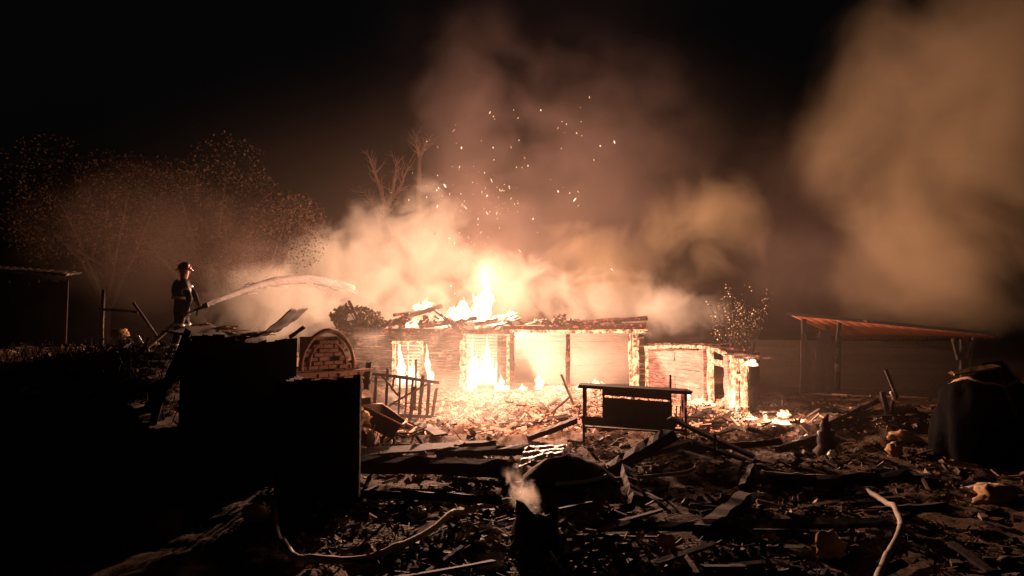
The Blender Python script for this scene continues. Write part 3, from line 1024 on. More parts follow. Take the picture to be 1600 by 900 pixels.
# ------------------------------------------------------------------ picket fence
random.seed(15)
FY = 16.4
t = thing('picket_fence', 'leaning charred picket fence standing against the fire', 'fence', (P(630, 600, FY).x, FY, 0))
pk = [  # top px,py  bottom px,py  width
    (588, 588, 585, 632, .075), (606, 575, 602, 650, .065), (616, 588, 613, 610, .05), (625, 590, 622, 655, .05), (636, 586, 633, 648, .05), (645, 590, 640, 660, .05),
    (650, 562, 648, 640, .04), (648, 606, 640, 662, .085), (661, 587, 654, 664, .085), (671, 596, 666, 666, .075), (682, 607, 674, 660, .075)]
for a, b, c_, d, w in pk:
    m = MB(); m.board(P(c_, d, FY + random.uniform(-.03, .03)), P(a, b, FY + random.uniform(-.05, .05)), w, .035, (0, -1, 0), 8, .22, .01, .8)
    m.build('picket', 'charred_wood', t)
for a, b, c_, d, w in ((582, 584, 686, 598, .07), (614, 649, 682, 652, .08), (608, 634, 676, 596, .05), (596, 586, 622, 618, .05)):
    m = MB(); m.board(P(a, b, FY - .07), P(c_, d, FY - .07), w, .05, (0, -1, 0), 8, .2, .01); m.build('rail', 'charred_wood', t)

# ------------------------------------------------------------------ wheelbarrow
random.seed(16)
WY = 13.6
wb = thing('wheelbarrow', 'dark metal wheelbarrow tipped forward in front of the picket fence', 'wheelbarrow', (P(600, 690, WY).x, WY, 0))
rim = [P(566, 632, WY + .25), P(572, 627, WY + .45), P(598, 630, WY + .4), P(633, 656, WY), P(627, 662, WY - .3), P(566, 634, WY - .1)]
a0, a1, a2, a3 = P(566, 633, WY - .25), P(597, 631, WY + .45), P(634, 658, WY + .35), P(628, 664, WY - .45)
b0, b1, b2, b3 = P(583, 672, WY - .2), P(598, 664, WY + .3), P(617, 678, WY + .25), P(612, 686, WY - .25)
m = MB()
def quad(A, B_, C_, D_, n=6):
    m.sheet(lambda u, v: (A * (1 - u) + B_ * u) * (1 - v) + (D_ * (1 - u) + C_ * u) * v + rv(.006), n, n)
quad(a0, a3, b3, b0); quad(a3, a2, b2, b3); quad(a2, a1, b1, b2); quad(a1, a0, b0, b1); quad(b0, b3, b2, b1)
m.build('tub', 'dark_tarp', wb)
m = MB(); m.tube([a0, a1, a2, a3, a0], .016, 6); m.build('rim', 'rust_sheet', wb)
wh = P(606, 690, WY - .05)
m = MB(); m.tube([wh + Vector((math.cos(a) * .13, math.sin(a) * .03, math.sin(a) * .13)) for a in [i * math.pi / 8 for i in range(17)]], .035, 8); wl = m.build('wheel', 'rubber', wb)
m = MB(); m.tube([wh + Vector((0, -.05, 0)), wh + Vector((0, .05, 0))], .085, 12); m.build('hub', 'enamel', wl)
for dx in (-.12, .12):
    m = MB(); m.tube([wh + Vector((0, dx * .5, 0)), P(620, 678, WY) + Vector((0, dx, 0)), P(640, 680, WY) + Vector((0, dx * 2, 0)), P(664, 670, WY + .1) + Vector((0, dx * 2.4, 0))], .018, 7); m.build('handle', 'charred_wood', wb)
    m = MB(); m.tube([P(590, 660, WY) + Vector((0, dx * 2, 0)), P(584, 690, WY) + Vector((0, dx * 2.4, 0)), P(592, 700, WY) + Vector((0, dx * 2.4, 0))], .016, 6); m.build('leg', 'rust_sheet', wb)
for (px, py, rx, rz, mt, nm, lab, ct) in ((560, 655, .22, .16, 'tan_cloth', 'cloth', 'crumpled pinkish cloth lying between the gate and the wheelbarrow', 'cloth'),
                                          (580, 690, .09, .20, 'plaster', 'bottle', 'pale upright canister leaning beside the wheelbarrow wheel', 'canister'),
                                          (566, 695, .12, .22, 'dark_tarp', 'sack', 'black sack standing beside the foot of the gate', 'sack')):
    m = MB(); q = P(px, py, 13.0); m.lump(q, (rx, rx, rz), 3, .5, 2.2); solo(m, nm if nm != 'bottle' else 'canister', mt, lab, ct)

# ------------------------------------------------------------------ charred hutch
random.seed(17)
UY = 14.1
t = thing('hutch', 'charred wooden hutch on four legs with dark slatted front', 'hutch', (P(990, 690, UY).x, UY, 0))
m = MB(); m.board(P(905, 602, UY), P(1078, 612, UY - .1), .62, .07, (0, 0, 1), 12, .06, .0, .2); m.build('top_board', 'charred_wood', t)
for px, p0, p1, w, dy in ((912, 602, 690, .05, -.25), (1071, 610, 692, .055, -.3), (915, 604, 672, .05, .3), (1066, 608, 678, .05, .28)):
    m = MB(); m.board(P(px, p1 + 4, UY + dy), P(px, p0, UY + dy), w, w, (0, -1, 0), 8, .14); m.build('leg', 'charred_red_wood' if px > 1000 else 'charred_wood', t)
for a, b, c_, d, w in ((942, 611, 1048, 619, .17), (943, 628.5, 1047, 636, .20), (943, 642.5, 1048, 650, .175), (942, 656, 1056, 664, .18)):
    m = MB(); m.board(P(a, b, UY - .3), P(c_, d, UY - .36), w, .025, (0, -1, 0), 9, .05, .004, .3); m.build('plank', 'charred_wood', t)
m = MB(); m.board(P(908, 655, UY - .28), P(945, 658, UY - .28), .14, .03, (0, -1, 0), 5, .1); m.build('plank', 'charred_wood', t)
m = MB(); m.board(P(910, 661, UY - .3), P(1072, 673, UY - .36), .06, .05, (0, -1, 0), 9, .12); m.build('rail', 'charred_wood', t)
m = MB(); m.board(P(943, 608, UY - .27), P(943, 664, UY - .27), .05, .04, (0, -1, 0), 5, .1); m.build('stile', 'charred_wood', t)
m = MB(); m.board(P(1047, 614, UY - .33), P(1049, 668, UY - .33), .05, .04, (0, -1, 0), 5, .1); m.build('stile', 'charred_wood', t)
m = MB(); m.board(P(912, 664, UY), P(1070, 674, UY - .1), .56, .03, (0, 0, 1), 9, .05); m.build('floor_board', 'charred_wood', t)
for px in (1056, 1062):
    m = MB(); m.board(P(px, 668, UY - .34), P(px + 1, 634, UY - .34), .022, .022, (0, -1, 0), 4, .2); m.build('bar', 'charred_wood', t)
m = MB(); m.board(P(1047, 606, UY + .1), P(1047.5, 586, UY + .1), .04, .04, (0, -1, 0), 4, .2); solo(m, 'stick', 'charred_wood', 'short charred stick standing up behind the hutch top', 'stick')

# ------------------------------------------------------------------ stump with two horns
random.seed(18)
sp = G(838, 846)
m = MB()
def stump(u, v):
    a = u * 2 * math.pi
    flare = 1 + .3 * (1 - v) ** 3
    r = .20 * flare * (1 + .12 * math.cos(3 * a + 1) + .1 * mnoise.noise(Vector((math.cos(a) * 2, math.sin(a) * 2, v * 3))))
    left = math.exp(-((math.cos(a) + .75) / .55) ** 2)
    right = math.exp(-((math.cos(a) - .85) / .45) ** 2)
    top = .26 + .22 * left + .12 * right + .03 * mnoise.noise(Vector((math.cos(a) * 4, math.sin(a) * 4, 8)))
    return sp + Vector((r * math.cos(a) * 1.12, r * math.sin(a) * .9, -.06 + (top + .06) * v))
m.sheet(stump, 40, 14)
def inner(u, v):
    q = Vector(stump(u, 1)); c0 = sp + Vector((.02, 0, .30))
    return q * (1 - v) + c0 * v + Vector((0, 0, -.05 * math.sin(math.pi * v)))
m.sheet(inner, 40, 6)
solo(m, 'stump', 'charred_wood', 'smouldering charred stump with two uneven horns in the foreground', 'stump', base=sp)
m = MB(); m.board(G(806, 838) + Vector((0, 0, .02)), P(812, 812, sp.y - .05), .10, .05, (0, -1, 0), 4, .25); solo(m, 'shard', 'plaster', 'pinkish pale shard leaning against the left side of the stump', 'shard')

# dark tarpaulin hump with a crumpled bright sheet
random.seed(19)
hc = G(894, 764)
def hump(u, v):
    x, y = (u - .5) * 2, (v - .5) * 2
    r = min(1, math.hypot(x * .95, y * .95))
    z = .43 * max(0, 1 - r ** 2.2) * (1 - .35 * smooth(-.1, 1, x)) + .04 * fbm(x * 2.5, y * 2.5, 4)
    return hc + Vector((x * .72 + .02, y * .55 + .55, max(-.05, z * .9)))
m = MB(); m.sheet(hump, 34, 24)
solo(m, 'tarpaulin', 'dark_tarp', 'dark humped tarpaulin behind the charred stump', 'tarpaulin')
def crumple(u, v):
    w = .022 * math.sin(v * 19 + u * 6) + .02 * fbm(u * 5, v * 7, 1)
    return hc + Vector((-.78 + .66 * u + .12 * v, .42 + .72 * v - .25 * u, .36 + .10 * u - .18 * (1 - u) ** 2 * (1 - v) + .02 * v + w))
m = MB(); m.sheet(crumple, 40, 14, .006)
solo(m, 'metal_sheet', 'tin_sheet', 'crumpled bright metal sheet on top of the dark tarpaulin hump', 'metal sheet')

# ------------------------------------------------------------------ shards and lumps with a place of their own
random.seed(20)
for px, py, rx, ry, rz, mt, nm, lab, ct in (
    (1040, 862, .11, .03, .10, 'tan_cloth', 'shard', 'tan leaf-shaped shard standing below the long narrow board', 'shard'),
    (1297, 872, .14, .08, .17, 'tan_cloth', 'cushion', 'torn tan cushion lying at the bottom right of the yard', 'cushion'),
    (1412, 692, .30, .14, .13, 'tan_cloth', 'cloth', 'crumpled tan cloth draped down the side of the brown heap', 'cloth'),
    (1398, 712, .12, .12, .14, 'tan_cloth', 'bag', 'small tan bag below the crumpled cloth on the brown heap', 'bag'),
    (1555, 790, .28, .2, .17, 'tan_cloth', 'cushion', 'large pale tan cushion at the right edge of the yard', 'cushion'),
    (1540, 770, .30, .14, .07, 'plaster', 'cloth', 'whitish rag lying over the large tan cushion', 'cloth'),
    (1178, 786, .15, .10, .07, 'enamel', 'stone', 'bright white stone lying alone in the dark yard', 'stone'),
    (1300, 715, .07, .05, .07, 'enamel', 'stone', 'small white stone at the foot of the pointed burnt stump', 'stone'),
    (1095, 738, .10, .08, .10, 'plaster', 'stone', 'pinkish stone below the boards right of the hutch', 'stone'),
    (1010, 757, .08, .05, .06, 'plaster', 'stone', 'small pale stone on the thin hose in the middle of the yard', 'stone'),
    (1225, 652, .16, .12, .10, 'plaster', 'stone', 'greyish lump beside the annex in front of the open shed', 'stone')):
    q = G(px, py); m = MB(); m.lump(q + Vector((0, 0, rz * .7)), (rx, ry, rz), 3, .55, 2.0, Matrix.Rotation(random.uniform(-.4, .4), 3, 'Y'))
    solo(m, nm, mt, lab, ct)
q = G(1290, 712)
m = MB()
m.tube([q + Vector((.02 * math.sin(k * 2.1), 0, -.1 + .082 * k)) for k in range(11)], [.25, .22, .21, .17, .18, .13, .13, .09, .07, .05, .015], 11, .24)
for k in range(9): m.board(q + rv(.12) + Vector((0, 0, .05)), q + rv(.05) + Vector((.02, 0, random.uniform(.35, .75))), .06, .03, (0, -1, 0), 5, .3, .02)
solo(m, 'stump', 'charred_wood', 'pointed burnt stump in front of the brown heap', 'stump')

# leaning post with a white rag on the far heap
q = G(1386, 652)
t = thing('leaning_post', 'short post with a white rag tied on, on the far side of the heap', 'post', q)
for a, b, w in (((1388, 655), (1379, 612), .10), ((1392, 652), (1396, 618), .05), ((1402, 622), (1384, 578), .06)):
    m = MB(); m.board(P(*a, q.y), P(*b, q.y), w, .06, (0, -1, 0), 5, .2); m.build('stake', 'grey_wood', t)
m = MB(); m.lump(P(1395, 618, q.y - .08), (.05, .03, .12), 2, .3, 1.5, Matrix.Rotation(-.4, 3, 'Y')); m.build('rag', 'enamel', t)

# ------------------------------------------------------------------ hoses
random.seed(22)
def hose(pix, r, label):
    pts = [G(px, py, r * .8) for px, py in pix]
    out = []
    for i in range(len(pts) - 1):
        p0, p1, p2, p3 = pts[max(i - 1, 0)], pts[i], pts[i + 1], pts[min(i + 2, len(pts) - 1)]
        for k in range(6):
            t_ = k / 6
            out.append(.5 * ((2 * p1) + (p2 - p0) * t_ + (2 * p0 - 5 * p1 + 4 * p2 - p3) * t_ ** 2 + (3 * p1 - p0 - 3 * p2 + p3) * t_ ** 3))
    out.append(pts[-1])
    for it in range(10):
        out = [out[0]] + [(out[k - 1] + out[k] * 2 + out[k + 1]) / 4 for k in range(1, len(out) - 1)] + [out[-1]]
    hz = [gz(p.x, p.y) for p in out]
    for k, p in enumerate(out):
        a_, b_ = max(0, k - 4), min(len(out), k + 5)
        p.z = max(gz(p.x, p.y), sum(hz[a_:b_]) / (b_ - a_)) + r + .09
    for p in []: p.z = gz(p.x, p.y) + r + .035
    m = MB(); m.tube(out, r, 10)
    return solo(m, 'fire_hose', 'hose_canvas', label, 'hose')
hose([(428, 800), (430, 850), (445, 880), (480, 898), (540, 900), (590, 890), (640, 867), (690, 836), (745, 812), (800, 799)], .036, 'pale fire hose curving from the dark gate up to the stump')
hose([(868, 773), (920, 765), (1000, 757), (1085, 748)], .028, 'thin pale hose lying straight behind and right of the stump')
hose([(1190, 752), (1245, 757), (1320, 768), (1372, 788), (1402, 812), (1410, 840), (1400, 870), (1380, 905), (1360, 960)], .036, 'grey fire hose bending sharply towards the camera on the right')

# ------------------------------------------------------------------ open shed on the right
random.seed(23)
t = thing('open_shed', 'open fronted shed with a rusty sheet roof, right of the annex', 'shed', (11.3, 21, 0))
fl, fr = P(1232, 491, 21.5), P(1550, 523, 18.5)
bl, br = P(1318, 531, 25.0), P(1560, 529, 21.5)
random.seed(24)
for i in range(16):
    k0, k1 = i / 16, (i + .97) / 16
    m = MB()
    A_, B_, C_, D_ = fl.lerp(fr, k0), fl.lerp(fr, k1), bl.lerp(br, k1), bl.lerp(br, k0)
    lift = random.uniform(0, .012)
    m.sheet(lambda u, v: (A_.lerp(B_, u)).lerp(D_.lerp(C_, u), v) + Vector((0, 0, .035 * abs(math.sin(u * math.pi * 2)) + lift)), 8, 3, .012)
    m.build('roof_sheet', 'rust_sheet', t)
m = MB(); m.board(fl + Vector((-.1, -.03, .02)), fr + Vector((.05, -.03, .02)), .09, .05, (0, -1, 0), 12, .12, .003); m.build('fascia', 'pale_wood', t)
for px0, py0, px1, py1, Y, w, mt in ((1307, 545, 1312, 504, 20.8, .10, 'pale_wood'), (1306, 610, 1308, 545, 20.8, .1, 'grey_wood'), (1522, 528, 1513, 560, 18.8, .10, 'pale_wood'), (1490, 529, 1498, 562, 18.9, .10, 'pale_wood'),
                                     (1506, 600, 1506, 530, 18.9, .2, 'grey_wood'), (1258, 610, 1256, 500, 21.3, .14, 'grey_wood')):
    m = MB(); m.board(P(px0, py0, Y), P(px1, py1, Y), w, .08, (0, -1, 0), 6, .15); m.build('post', mt, t)
for i in range(6):
    x0 = 1254 + i * 11
    m = MB(); m.board(P(x0, 612, 21.2 - .05 * i), P(x0 + random.uniform(-6, 6), 520 + random.uniform(-12, 25), 21.2 - .05 * i), .17, .03, (0, -1, 0), 5, .15); m.build('plank', 'wall_dark', t)
for i in range(8):
    m = MB(); m.board((8.6 + 0, 24.9, .1 + .24 * i), (15.5, 22.6, .1 + .24 * i), .235, .03, (0, -1, 0), 4, .05); m.build('back_plank', 'dark_board', t)

# dark tarpaulin over a heap at the right edge
random.seed(25)
tc_ = Vector((8.55, 12.2, 0))
m = MB()
def tarp(u, v):
    a = u * 2 * math.pi
    x = math.cos(a); y = math.sin(a)
    prof = [(1.0, -.1), (1.02, .35), (1.0, .9), (.93, 1.34), (.6, 1.52 + .12 * x), (0, 1.55)]
    k = v * (len(prof) - 1); i = min(int(k), len(prof) - 2); f = k - i
    r = prof[i][0] * (1 - f) + prof[i + 1][0] * f
    z = prof[i][1] * (1 - f) + prof[i + 1][1] * f + .16 * v * math.sin(a * 2 + 1)
    sq = 1 / max(abs(x), abs(y)) ** .55
    r *= sq * (1 + .07 * math.sin(a * 9 + z * 2) * (1 - v) + .09 * fbm(x * 1.5, y * 1.5, z * 1.2)) * (1.12 - .10 * z)
    z += .12 * fbm(x * 1.5 + 3, y * 1.5, 6) * v
    return tc_ + Vector((x * r * .68, y * r * .62, z + gz(8.55, 12.2) * .5))
m.sheet(tarp, 60, 20)
solo(m, 'tarpaulin', 'shaded_tarp', 'black tarpaulin, darkened for shade, over a tall heap at the right edge', 'tarpaulin')
m = MB()  # made-up pale line, standing in for the tarpaulin's lit edge
pts = [Vector(tarp(k, .75)) + Vector((0, 0, .03)) for k in [i / 24 for i in range(25)]]
m.tube(pts, .025, 6)
solo(m, 'lit_rim', 'tan_cloth', 'pale tube added as the lit rim round the top of the black tarpaulin', 'lit_rim')

# pale roofed shed far left
random.seed(26)
t = thing('far_shed', 'unlit shed with a pale sheet roof at the left edge', 'shed', (-13.4, 17, 0))
for i in range(16):
    x = -15.2 + i * .25
    m = MB(); m.board((x, 17.0, .3), (x, 17.0, 3.55), .24, .03, (0, -1, 0), 3, .04); m.build('plank', 'dark_board', t)
for i in range(10):
    y = 17.1 + i * .25
    m = MB(); xx = -11.5 - .72 * (y - 17); m.board((xx, y, .3), (xx, y, 3.5), .24, .03, (1, 0, 0), 3, .04); m.build('plank', 'dark_board', t)
m = MB(); m.sheet(lambda u, v: (-15.5 + 4.3 * u - 1.6 * v, 16.7 + 3.1 * v, 4.0 - .3 * u + .3 * v + .03 * math.sin(u * 120)), 90, 3, .03); m.build('roof', 'grey_wood', t)
m = MB(); m.board((-12.2, 16.96, .4), (-12.2, 16.96, 2.9), .9, .03, (0, -1, 0), 3, .03); m.build('door', 'wall_dark', t)

# things half seen on the bank at the left
random.seed(27)
for px0, py0, px1, py1, Y, w, mt, nm, lab in (
    (156, 483, 216, 488, 13.9, .05, 'grey_wood', 'pole', 'level pole on the dark bank left of the firefighter'),
    (208, 472, 258, 545, 13.6, .05, 'grey_wood', 'pole', 'slanting pole close to the left of the firefighter'),
    (162, 452, 159, 560, 14.0, .06, 'grey_wood', 'stake', 'upright stake at the end of the level pole on the bank'),
    (178, 575, 228, 570, 12.6, .10, 'grey_wood', 'board', 'board lying on the bank under the firefighter\'s hose'),
    (290, 584, 326, 575, 11.8, .11, 'pale_wood', 'board', 'pale board lying on the bank below the firefighter'),
    (200, 570, 207, 592, 12.2, .08, 'grey_wood', 'board', 'short board pointing down the bank at the hose end'),
    (215, 525, 224, 540, 13.0, .05, 'enamel', 'stake', 'short pale stake beside the firefighter\'s hose'),
    (340, 540, 385, 546, 12.3, .08, 'tan_cloth', 'board', 'tan board under the edge of the shed roof')):
    m = MB(); m.board(P(px0, py0, Y), P(px1, py1, Y), w, .04, (0, -1, .3), 6, .18, .01); solo(m, nm, mt, lab, nm)
for px, py, Y, r, mt, nm, lab in ((188, 522, 13.4, .12, 'tan_cloth', 'sack', 'reddish sack on the bank left of the hose'), (163, 584, 12.3, .14, 'plaster', 'stone', 'pale stone low on the bank under the hose'),
                                  (187, 628, 11.0, .10, 'plaster', 'stone', 'pinkish stone lowest on the dark bank'), (345, 550, 12.0, .08, 'plaster', 'stone', 'pinkish stone beneath the torn shed roof'),
                                  (400, 800, 8.0, .12, 'tan_cloth', 'sack', 'brownish sack at the foot of the dark shed')):
    q = P(px, py, Y); m = MB(); m.lump(q, (r * 1.3, r, r * .9), 3, .5, 2); solo(m, nm, mt, lab, nm)
m = MB()
for k in range(700):
    x, y = random.uniform(-10, -5.2), random.uniform(10.5, 14.5)
    z = gz(x, y); l_ = random.uniform(.08, .3); a = random.uniform(0, 6.3)
    m.board((x, y, z), (x + l_ * .5 * math.cos(a), y + l_ * .5 * math.sin(a), z + l_), .015, .004, (0, -1, 0), 2, .2)
tag(m.build('grass', 'leaf'), 'sparse dark grass on the bank', kind='stuff')

# ------------------------------------------------------------------ firefighter
random.seed(28)
FFY = 12.7
def FP(px, py, dy=0.0): return P(px, py, FFY + dy)
def skin_body():
    J = {}
    bones = []
    def j(n, p, r): J[n] = (Vector(p), r)
    # traced joints: facing right along the jet, weight on the spread legs
    j('pelvis', FP(283, 487), .145)
    j('waist', FP(284, 475), .145)
    j('chest', FP(286, 455), .165)
    j('upper', FP(286, 445), .14)
    j('neck', FP(287, 437), .062)
    j('head0', FP(288, 431), .075)
    j('head1', FP(288.5, 424), .092)
    j('head2', FP(288, 418), .07)
    for s_, dy in (('l', -.19), ('r', .19)):
        j('sh' + s_, FP(286 if s_ == 'l' else 289, 445, dy), .085)
    j('ell', FP(296, 466, -.30), .062)
    j('wrl', FP(291, 485, -.20), .042)
    j('hal', FP(292.5, 489, -.15), .040)
    j('elr', FP(303, 458, .22), .062)
    j('wrr', FP(309, 474, .08), .042)
    j('har', FP(311, 478, .04), .040)
    j('hil', FP(281, 495, -.10), .105)
    j('knl', FP(277, 525, -.16), .075)
    j('anl', FP(268, 555, -.20), .055)
    j('tol', FP(278, 561, -.24), .045)
    j('hir', FP(286, 495, .10), .105)
    j('knr', FP(293, 523, .16), .075)
    j('anr', FP(294, 553, .22), .055)
    j('tor', FP(304, 557, .22), .045)
    E = [('pelvis', 'waist'), ('waist', 'chest'), ('chest', 'upper'), ('upper', 'neck'), ('neck', 'head0'), ('head0', 'head1'), ('head1', 'head2'),
         ('upper', 'shl'), ('shl', 'ell'), ('ell', 'wrl'), ('wrl', 'hal'), ('upper', 'shr'), ('shr', 'elr'), ('elr', 'wrr'), ('wrr', 'har'),
         ('pelvis', 'hil'), ('hil', 'knl'), ('knl', 'anl'), ('anl', 'tol'), ('pelvis', 'hir'), ('hir', 'knr'), ('knr', 'anr'), ('anr', 'tor')]
    names = list(J)
    me = bpy.data.meshes.new('body_cage')
    me.from_pydata([J[n][0] for n in names], [(names.index(a), names.index(b)) for a, b in E], [])
    o = bpy.data.objects.new('body_cage', me)
    COL.objects.link(o)
    md = o.modifiers.new('skin', 'SKIN')
    for i, n in enumerate(names):
        sv = me.skin_vertices[0].data[i]
        sv.radius = (J[n][1], J[n][1])
        sv.use_root = (n == 'pelvis')
    ss = o.modifiers.new('sub', 'SUBSURF'); ss.levels = 2; ss.render_levels = 2
    dg = bpy.context.evaluated_depsgraph_get()
    ev = bpy.data.meshes.new_from_object(o.evaluated_get(dg))
    bpy.data.objects.remove(o)
    return ev, J
ev, J = skin_body()
ff = thing('person', 'person in dark fire gear and red helmet aiming a water jet at the fire', 'person', J['pelvis'][0] * 1)
ff.location = (J['pelvis'][0].x, FFY, gz(J['pelvis'][0].x, FFY))
JP = {k: v[0] for k, v in J.items()}
hand_f = MB()
# fingers: five short bent chains per hand, closing round the hose
for hn, wn_, axis_ in (('hal', 'wrl', (FP(311, 478) - FP(292, 489)).normalized()), ('har', 'wrr', (FP(311, 478) - FP(292, 489)).normalized())):
    h, d = JP[hn], (JP[hn] - JP[wn_]).normalized()
    sd = axis_
    nrm = d.cross(sd).normalized()
    for i in range(4):
        b = h + sd * (.027 * (i - 1.5))
        ln = (.075, .085, .08, .06)[i]
        hand_f.tube([b, b + d * ln * .45 + nrm * .01, b + d * ln * .75 + nrm * .035, b + d * ln * .7 + nrm * .065], [.0105, .010, .009, .007], 7)
    b = h - sd * .04 - d * .02
    hand_f.tube([b, b - sd * .018 + d * .02 + nrm * .03, b + d * .035 + nrm * .06], [.012, .011, .008], 7)
base_n = len(ev.vertices)
vs = [tuple(v.co) for v in ev.vertices] + hand_f.v
fs = [tuple(p.vertices) for p in ev.polygons] + [tuple(i + base_n for i in f) for f in hand_f.f]
body = MB(); body.v = vs; body.f = fs; body.sm = [True] * len(fs)
bo = body.build('body', 'turnout', ff)
for nm in ('boot', 'glove', 'skin'): bo.data.materials.append(MATS[nm])
offb = Vector(ff.location)
for p in bo.data.polygons:
    q = Vector(p.center) + offb
    if min((q - JP['anl']).length, (q - JP['tol']).length, (q - JP['anr']).length, (q - JP['tor']).length) < .13: p.material_index = 1
    elif min((q - JP['hal']).length, (q - JP['har']).length) < .10: p.material_index = 2
    elif q.z > JP['neck'].z + .02: p.material_index = 3
# face: nose, brow and chin turned towards the jet
hd = JP['head1']; fw = Vector((.80, -.60, 0))
m = MB()
m.lump(hd + fw * .098 + Vector((0, 0, -.012)), (.016, .016, .026), 2, .05)
nose = m.build('nose', 'skin', ff)
m = MB()
sdv = Vector((.60, .80, 0))
for s_ in (-1, 1): m.lump(hd + fw * .085 + sdv * .033 * s_ + Vector((0, 0, .018)), (.010, .010, .008), 2, 0)
m.build('eyes', 'boot', ff)
m = MB(); m.lump(hd + fw * .088 + Vector((0, 0, -.048)), (.02, .022, .007), 2, .05); m.build('mouth', 'brick', ff)
m = MB()
for s_ in (-1, 1): m.lump(hd + sdv * .092 * s_ + Vector((0, 0, -.005)), (.018, .012, .03), 2, .1)
m.build('ears', 'skin', ff)
# helmet
hm = hd + Vector((-.005, 0, .045))
m = MB()
def dome(u, v):
    a = u * 2 * math.pi
    ph = v * math.pi / 2
    f = fw * (math.cos(a) * math.cos(ph) * .145) + sdv * (math.sin(a) * math.cos(ph) * .122)
    return hm + f + Vector((0, 0, math.sin(ph) * .135))
m.sheet(dome, 28, 10)
he = m.build('helmet', 'helmet_red', ff)
m = MB()
def brim(u, v):
    a = u * 2 * math.pi
    k = 1 + v * (.22 + .12 * max(0, -math.cos(a)) + .1 * max(0, math.cos(a)))
    return hm + fw * (math.cos(a) * .145 * k) + sdv * (math.sin(a) * .122 * k) + Vector((0, 0, -.02 * v))
m.sheet(brim, 28, 2, .008); m.build('brim', 'helmet_red', he)
m = MB(); m.lump(hm + fw * .145 + Vector((0, 0, .06)), (.02, .03, .04), 2, .05); m.build('badge', 'reflective', he)
m = MB()
def ring(p, q, r, w=.022):
    a, b = JP[p], JP[q]
    d = (b - a).normalized(); c0 = a.lerp(b, .45)
    m.tube([c0 - d * w, c0 + d * w], r, 14)
ring('hil', 'knl', .105); ring('hir', 'knr', .105); ring('knl', 'anl', .079); ring('knr', 'anr', .079); ring('shl', 'ell', .087); ring('shr', 'elr', .087); ring('waist', 'chest', .19, .025)
m.build('reflective_band', 'reflective', ff)
m = MB(); m.lump(JP['chest'] + Vector((-.12, .0, .02)), (.08, .13, .22), 2, .1, 1); m.build('air_tank', 'boot', ff)

# nozzle and its hose
noz0, noz1 = FP(300, 487, -.05), FP(322, 477, -.05)
dn = (noz1 - noz0).normalized()
t = thing('nozzle', 'dark fire nozzle held in the firefighter\'s hands', 'nozzle', noz0)
m = MB(); m.tube([noz0 - dn * .08, noz0 + dn * .08], .03, 10); m.build('coupling', 'brass', t)
m = MB(); m.tube([noz0 + dn * .08, noz0 + dn * .2, noz1 - dn * .04], [.028, .03, .04], 10); m.build('barrel', 'rubber', t)
m = MB(); m.tube([noz1 - dn * .05, noz1 + dn * .03], [.05, .055], 12); m.build('tip', 'rubber', t)
m = MB(); m.tube([noz0 + dn * .12, noz0 + dn * .1 + Vector((0, 0, -.12))], .016, 8); m.build('grip', 'rubber', t)
pts = [noz0 - dn * .06, FP(292, 491, -.1), FP(276, 503, -.14), FP(255, 521, -.16), FP(232, 541, -.2), FP(210, 558, -.3), FP(196, 569, -.4), FP(180, 572, -.6), FP(165, 590, -1.0), FP(158, 620, -1.5)]
m = MB(); m.tube(pts, .036, 10)
solo(m, 'fire_hose', 'hose_canvas', 'straight fire hose running down the bank from the firefighter', 'hose')

# water jet
random.seed(29)
jp = [(323, 476.5, 0), (345, 467, .9), (370, 458, 2.0), (400, 447.5, 3.2), (430, 439.5, 4.4), (455, 436, 5.4), (480, 435.5, 6.4), (505, 438.5, 7.4), (530, 444, 8.4), (552, 450, 9.3)]
pts = [FP(px, py, dy * .95) for px, py, dy in jp]
m = MB(); m.tube(pts, [.032, .05, .066, .082, .10, .115, .13, .14, .14, .10], 14, .2)
for k in range(26):      # strands breaking from the jet
    i = random.randint(2, len(pts) - 2)
    a = pts[i].lerp(pts[i + 1], random.random()); d = (pts[i + 1] - pts[i])
    o_ = rv(.12) + Vector((0, 0, -.08)) * (i / 8)
    m.tube([a + o_, a + o_ + d * .25, a + o_ + d * .5 + Vector((0, 0, -.03)), a + o_ + d * .8 + Vector((0, 0, -.08))], [.005, .03, .025, .004], 6, .2)
for k in range(260):
    i = min(len(pts) - 2, int(len(pts) * random.random() ** .6))
    a = pts[i].lerp(pts[i + 1], random.random()) + rv(.05 + .035 * i) + Vector((0, 0, -.02 * i * random.random()))
    m.lump(a, (random.uniform(.008, .03), .01, .008), 1, 0)
solo(m, 'water_jet', 'water', 'arc of water sprayed from the nozzle onto the burning roof', 'water jet')

# ------------------------------------------------------------------ trees
def bare_tree(base, segs, label, mat='bark'):
    """segs: chains of (point, radius); twigs are added along them"""
    t = thing('bare_tree', label, 'tree', base)
    m = MB(); tw = MB()
    for i, ch in enumerate(segs):
        m.tube([p for p, r in ch], [r for p, r in ch], 7, .08)
        for (p, r), (q, r2) in zip(ch, ch[1:]):
            for k in range(9 if i else 3):
                a = p.lerp(q, random.random()); d = (q - p).normalized()
                s1 = (d + rv(.8)).normalized(); s1.z = abs(s1.z)
                l_ = random.uniform(.4, 1.2)
                b = a + s1 * l_ * .5; c0 = b + (s1 + rv(.4) + Vector((0, 0, .25))).normalized() * l_ * .5
                tw.tube([a, b, c0], [r2 * .45, r2 * .25, .004], 4)
                for z in range(2):
                    e = a.lerp(c0, random.uniform(.3, .9)); tw.tube([e, e + (s1 + rv(.9)).normalized() * l_ * .4], [.008, .003], 3)
    m.build('trunk', mat, t); tw.build('crown', mat, t)
random.seed(31)
TY = 40
def TP(px, py, r, dy=0): return (P(px, py, TY + dy), r * 1.45)
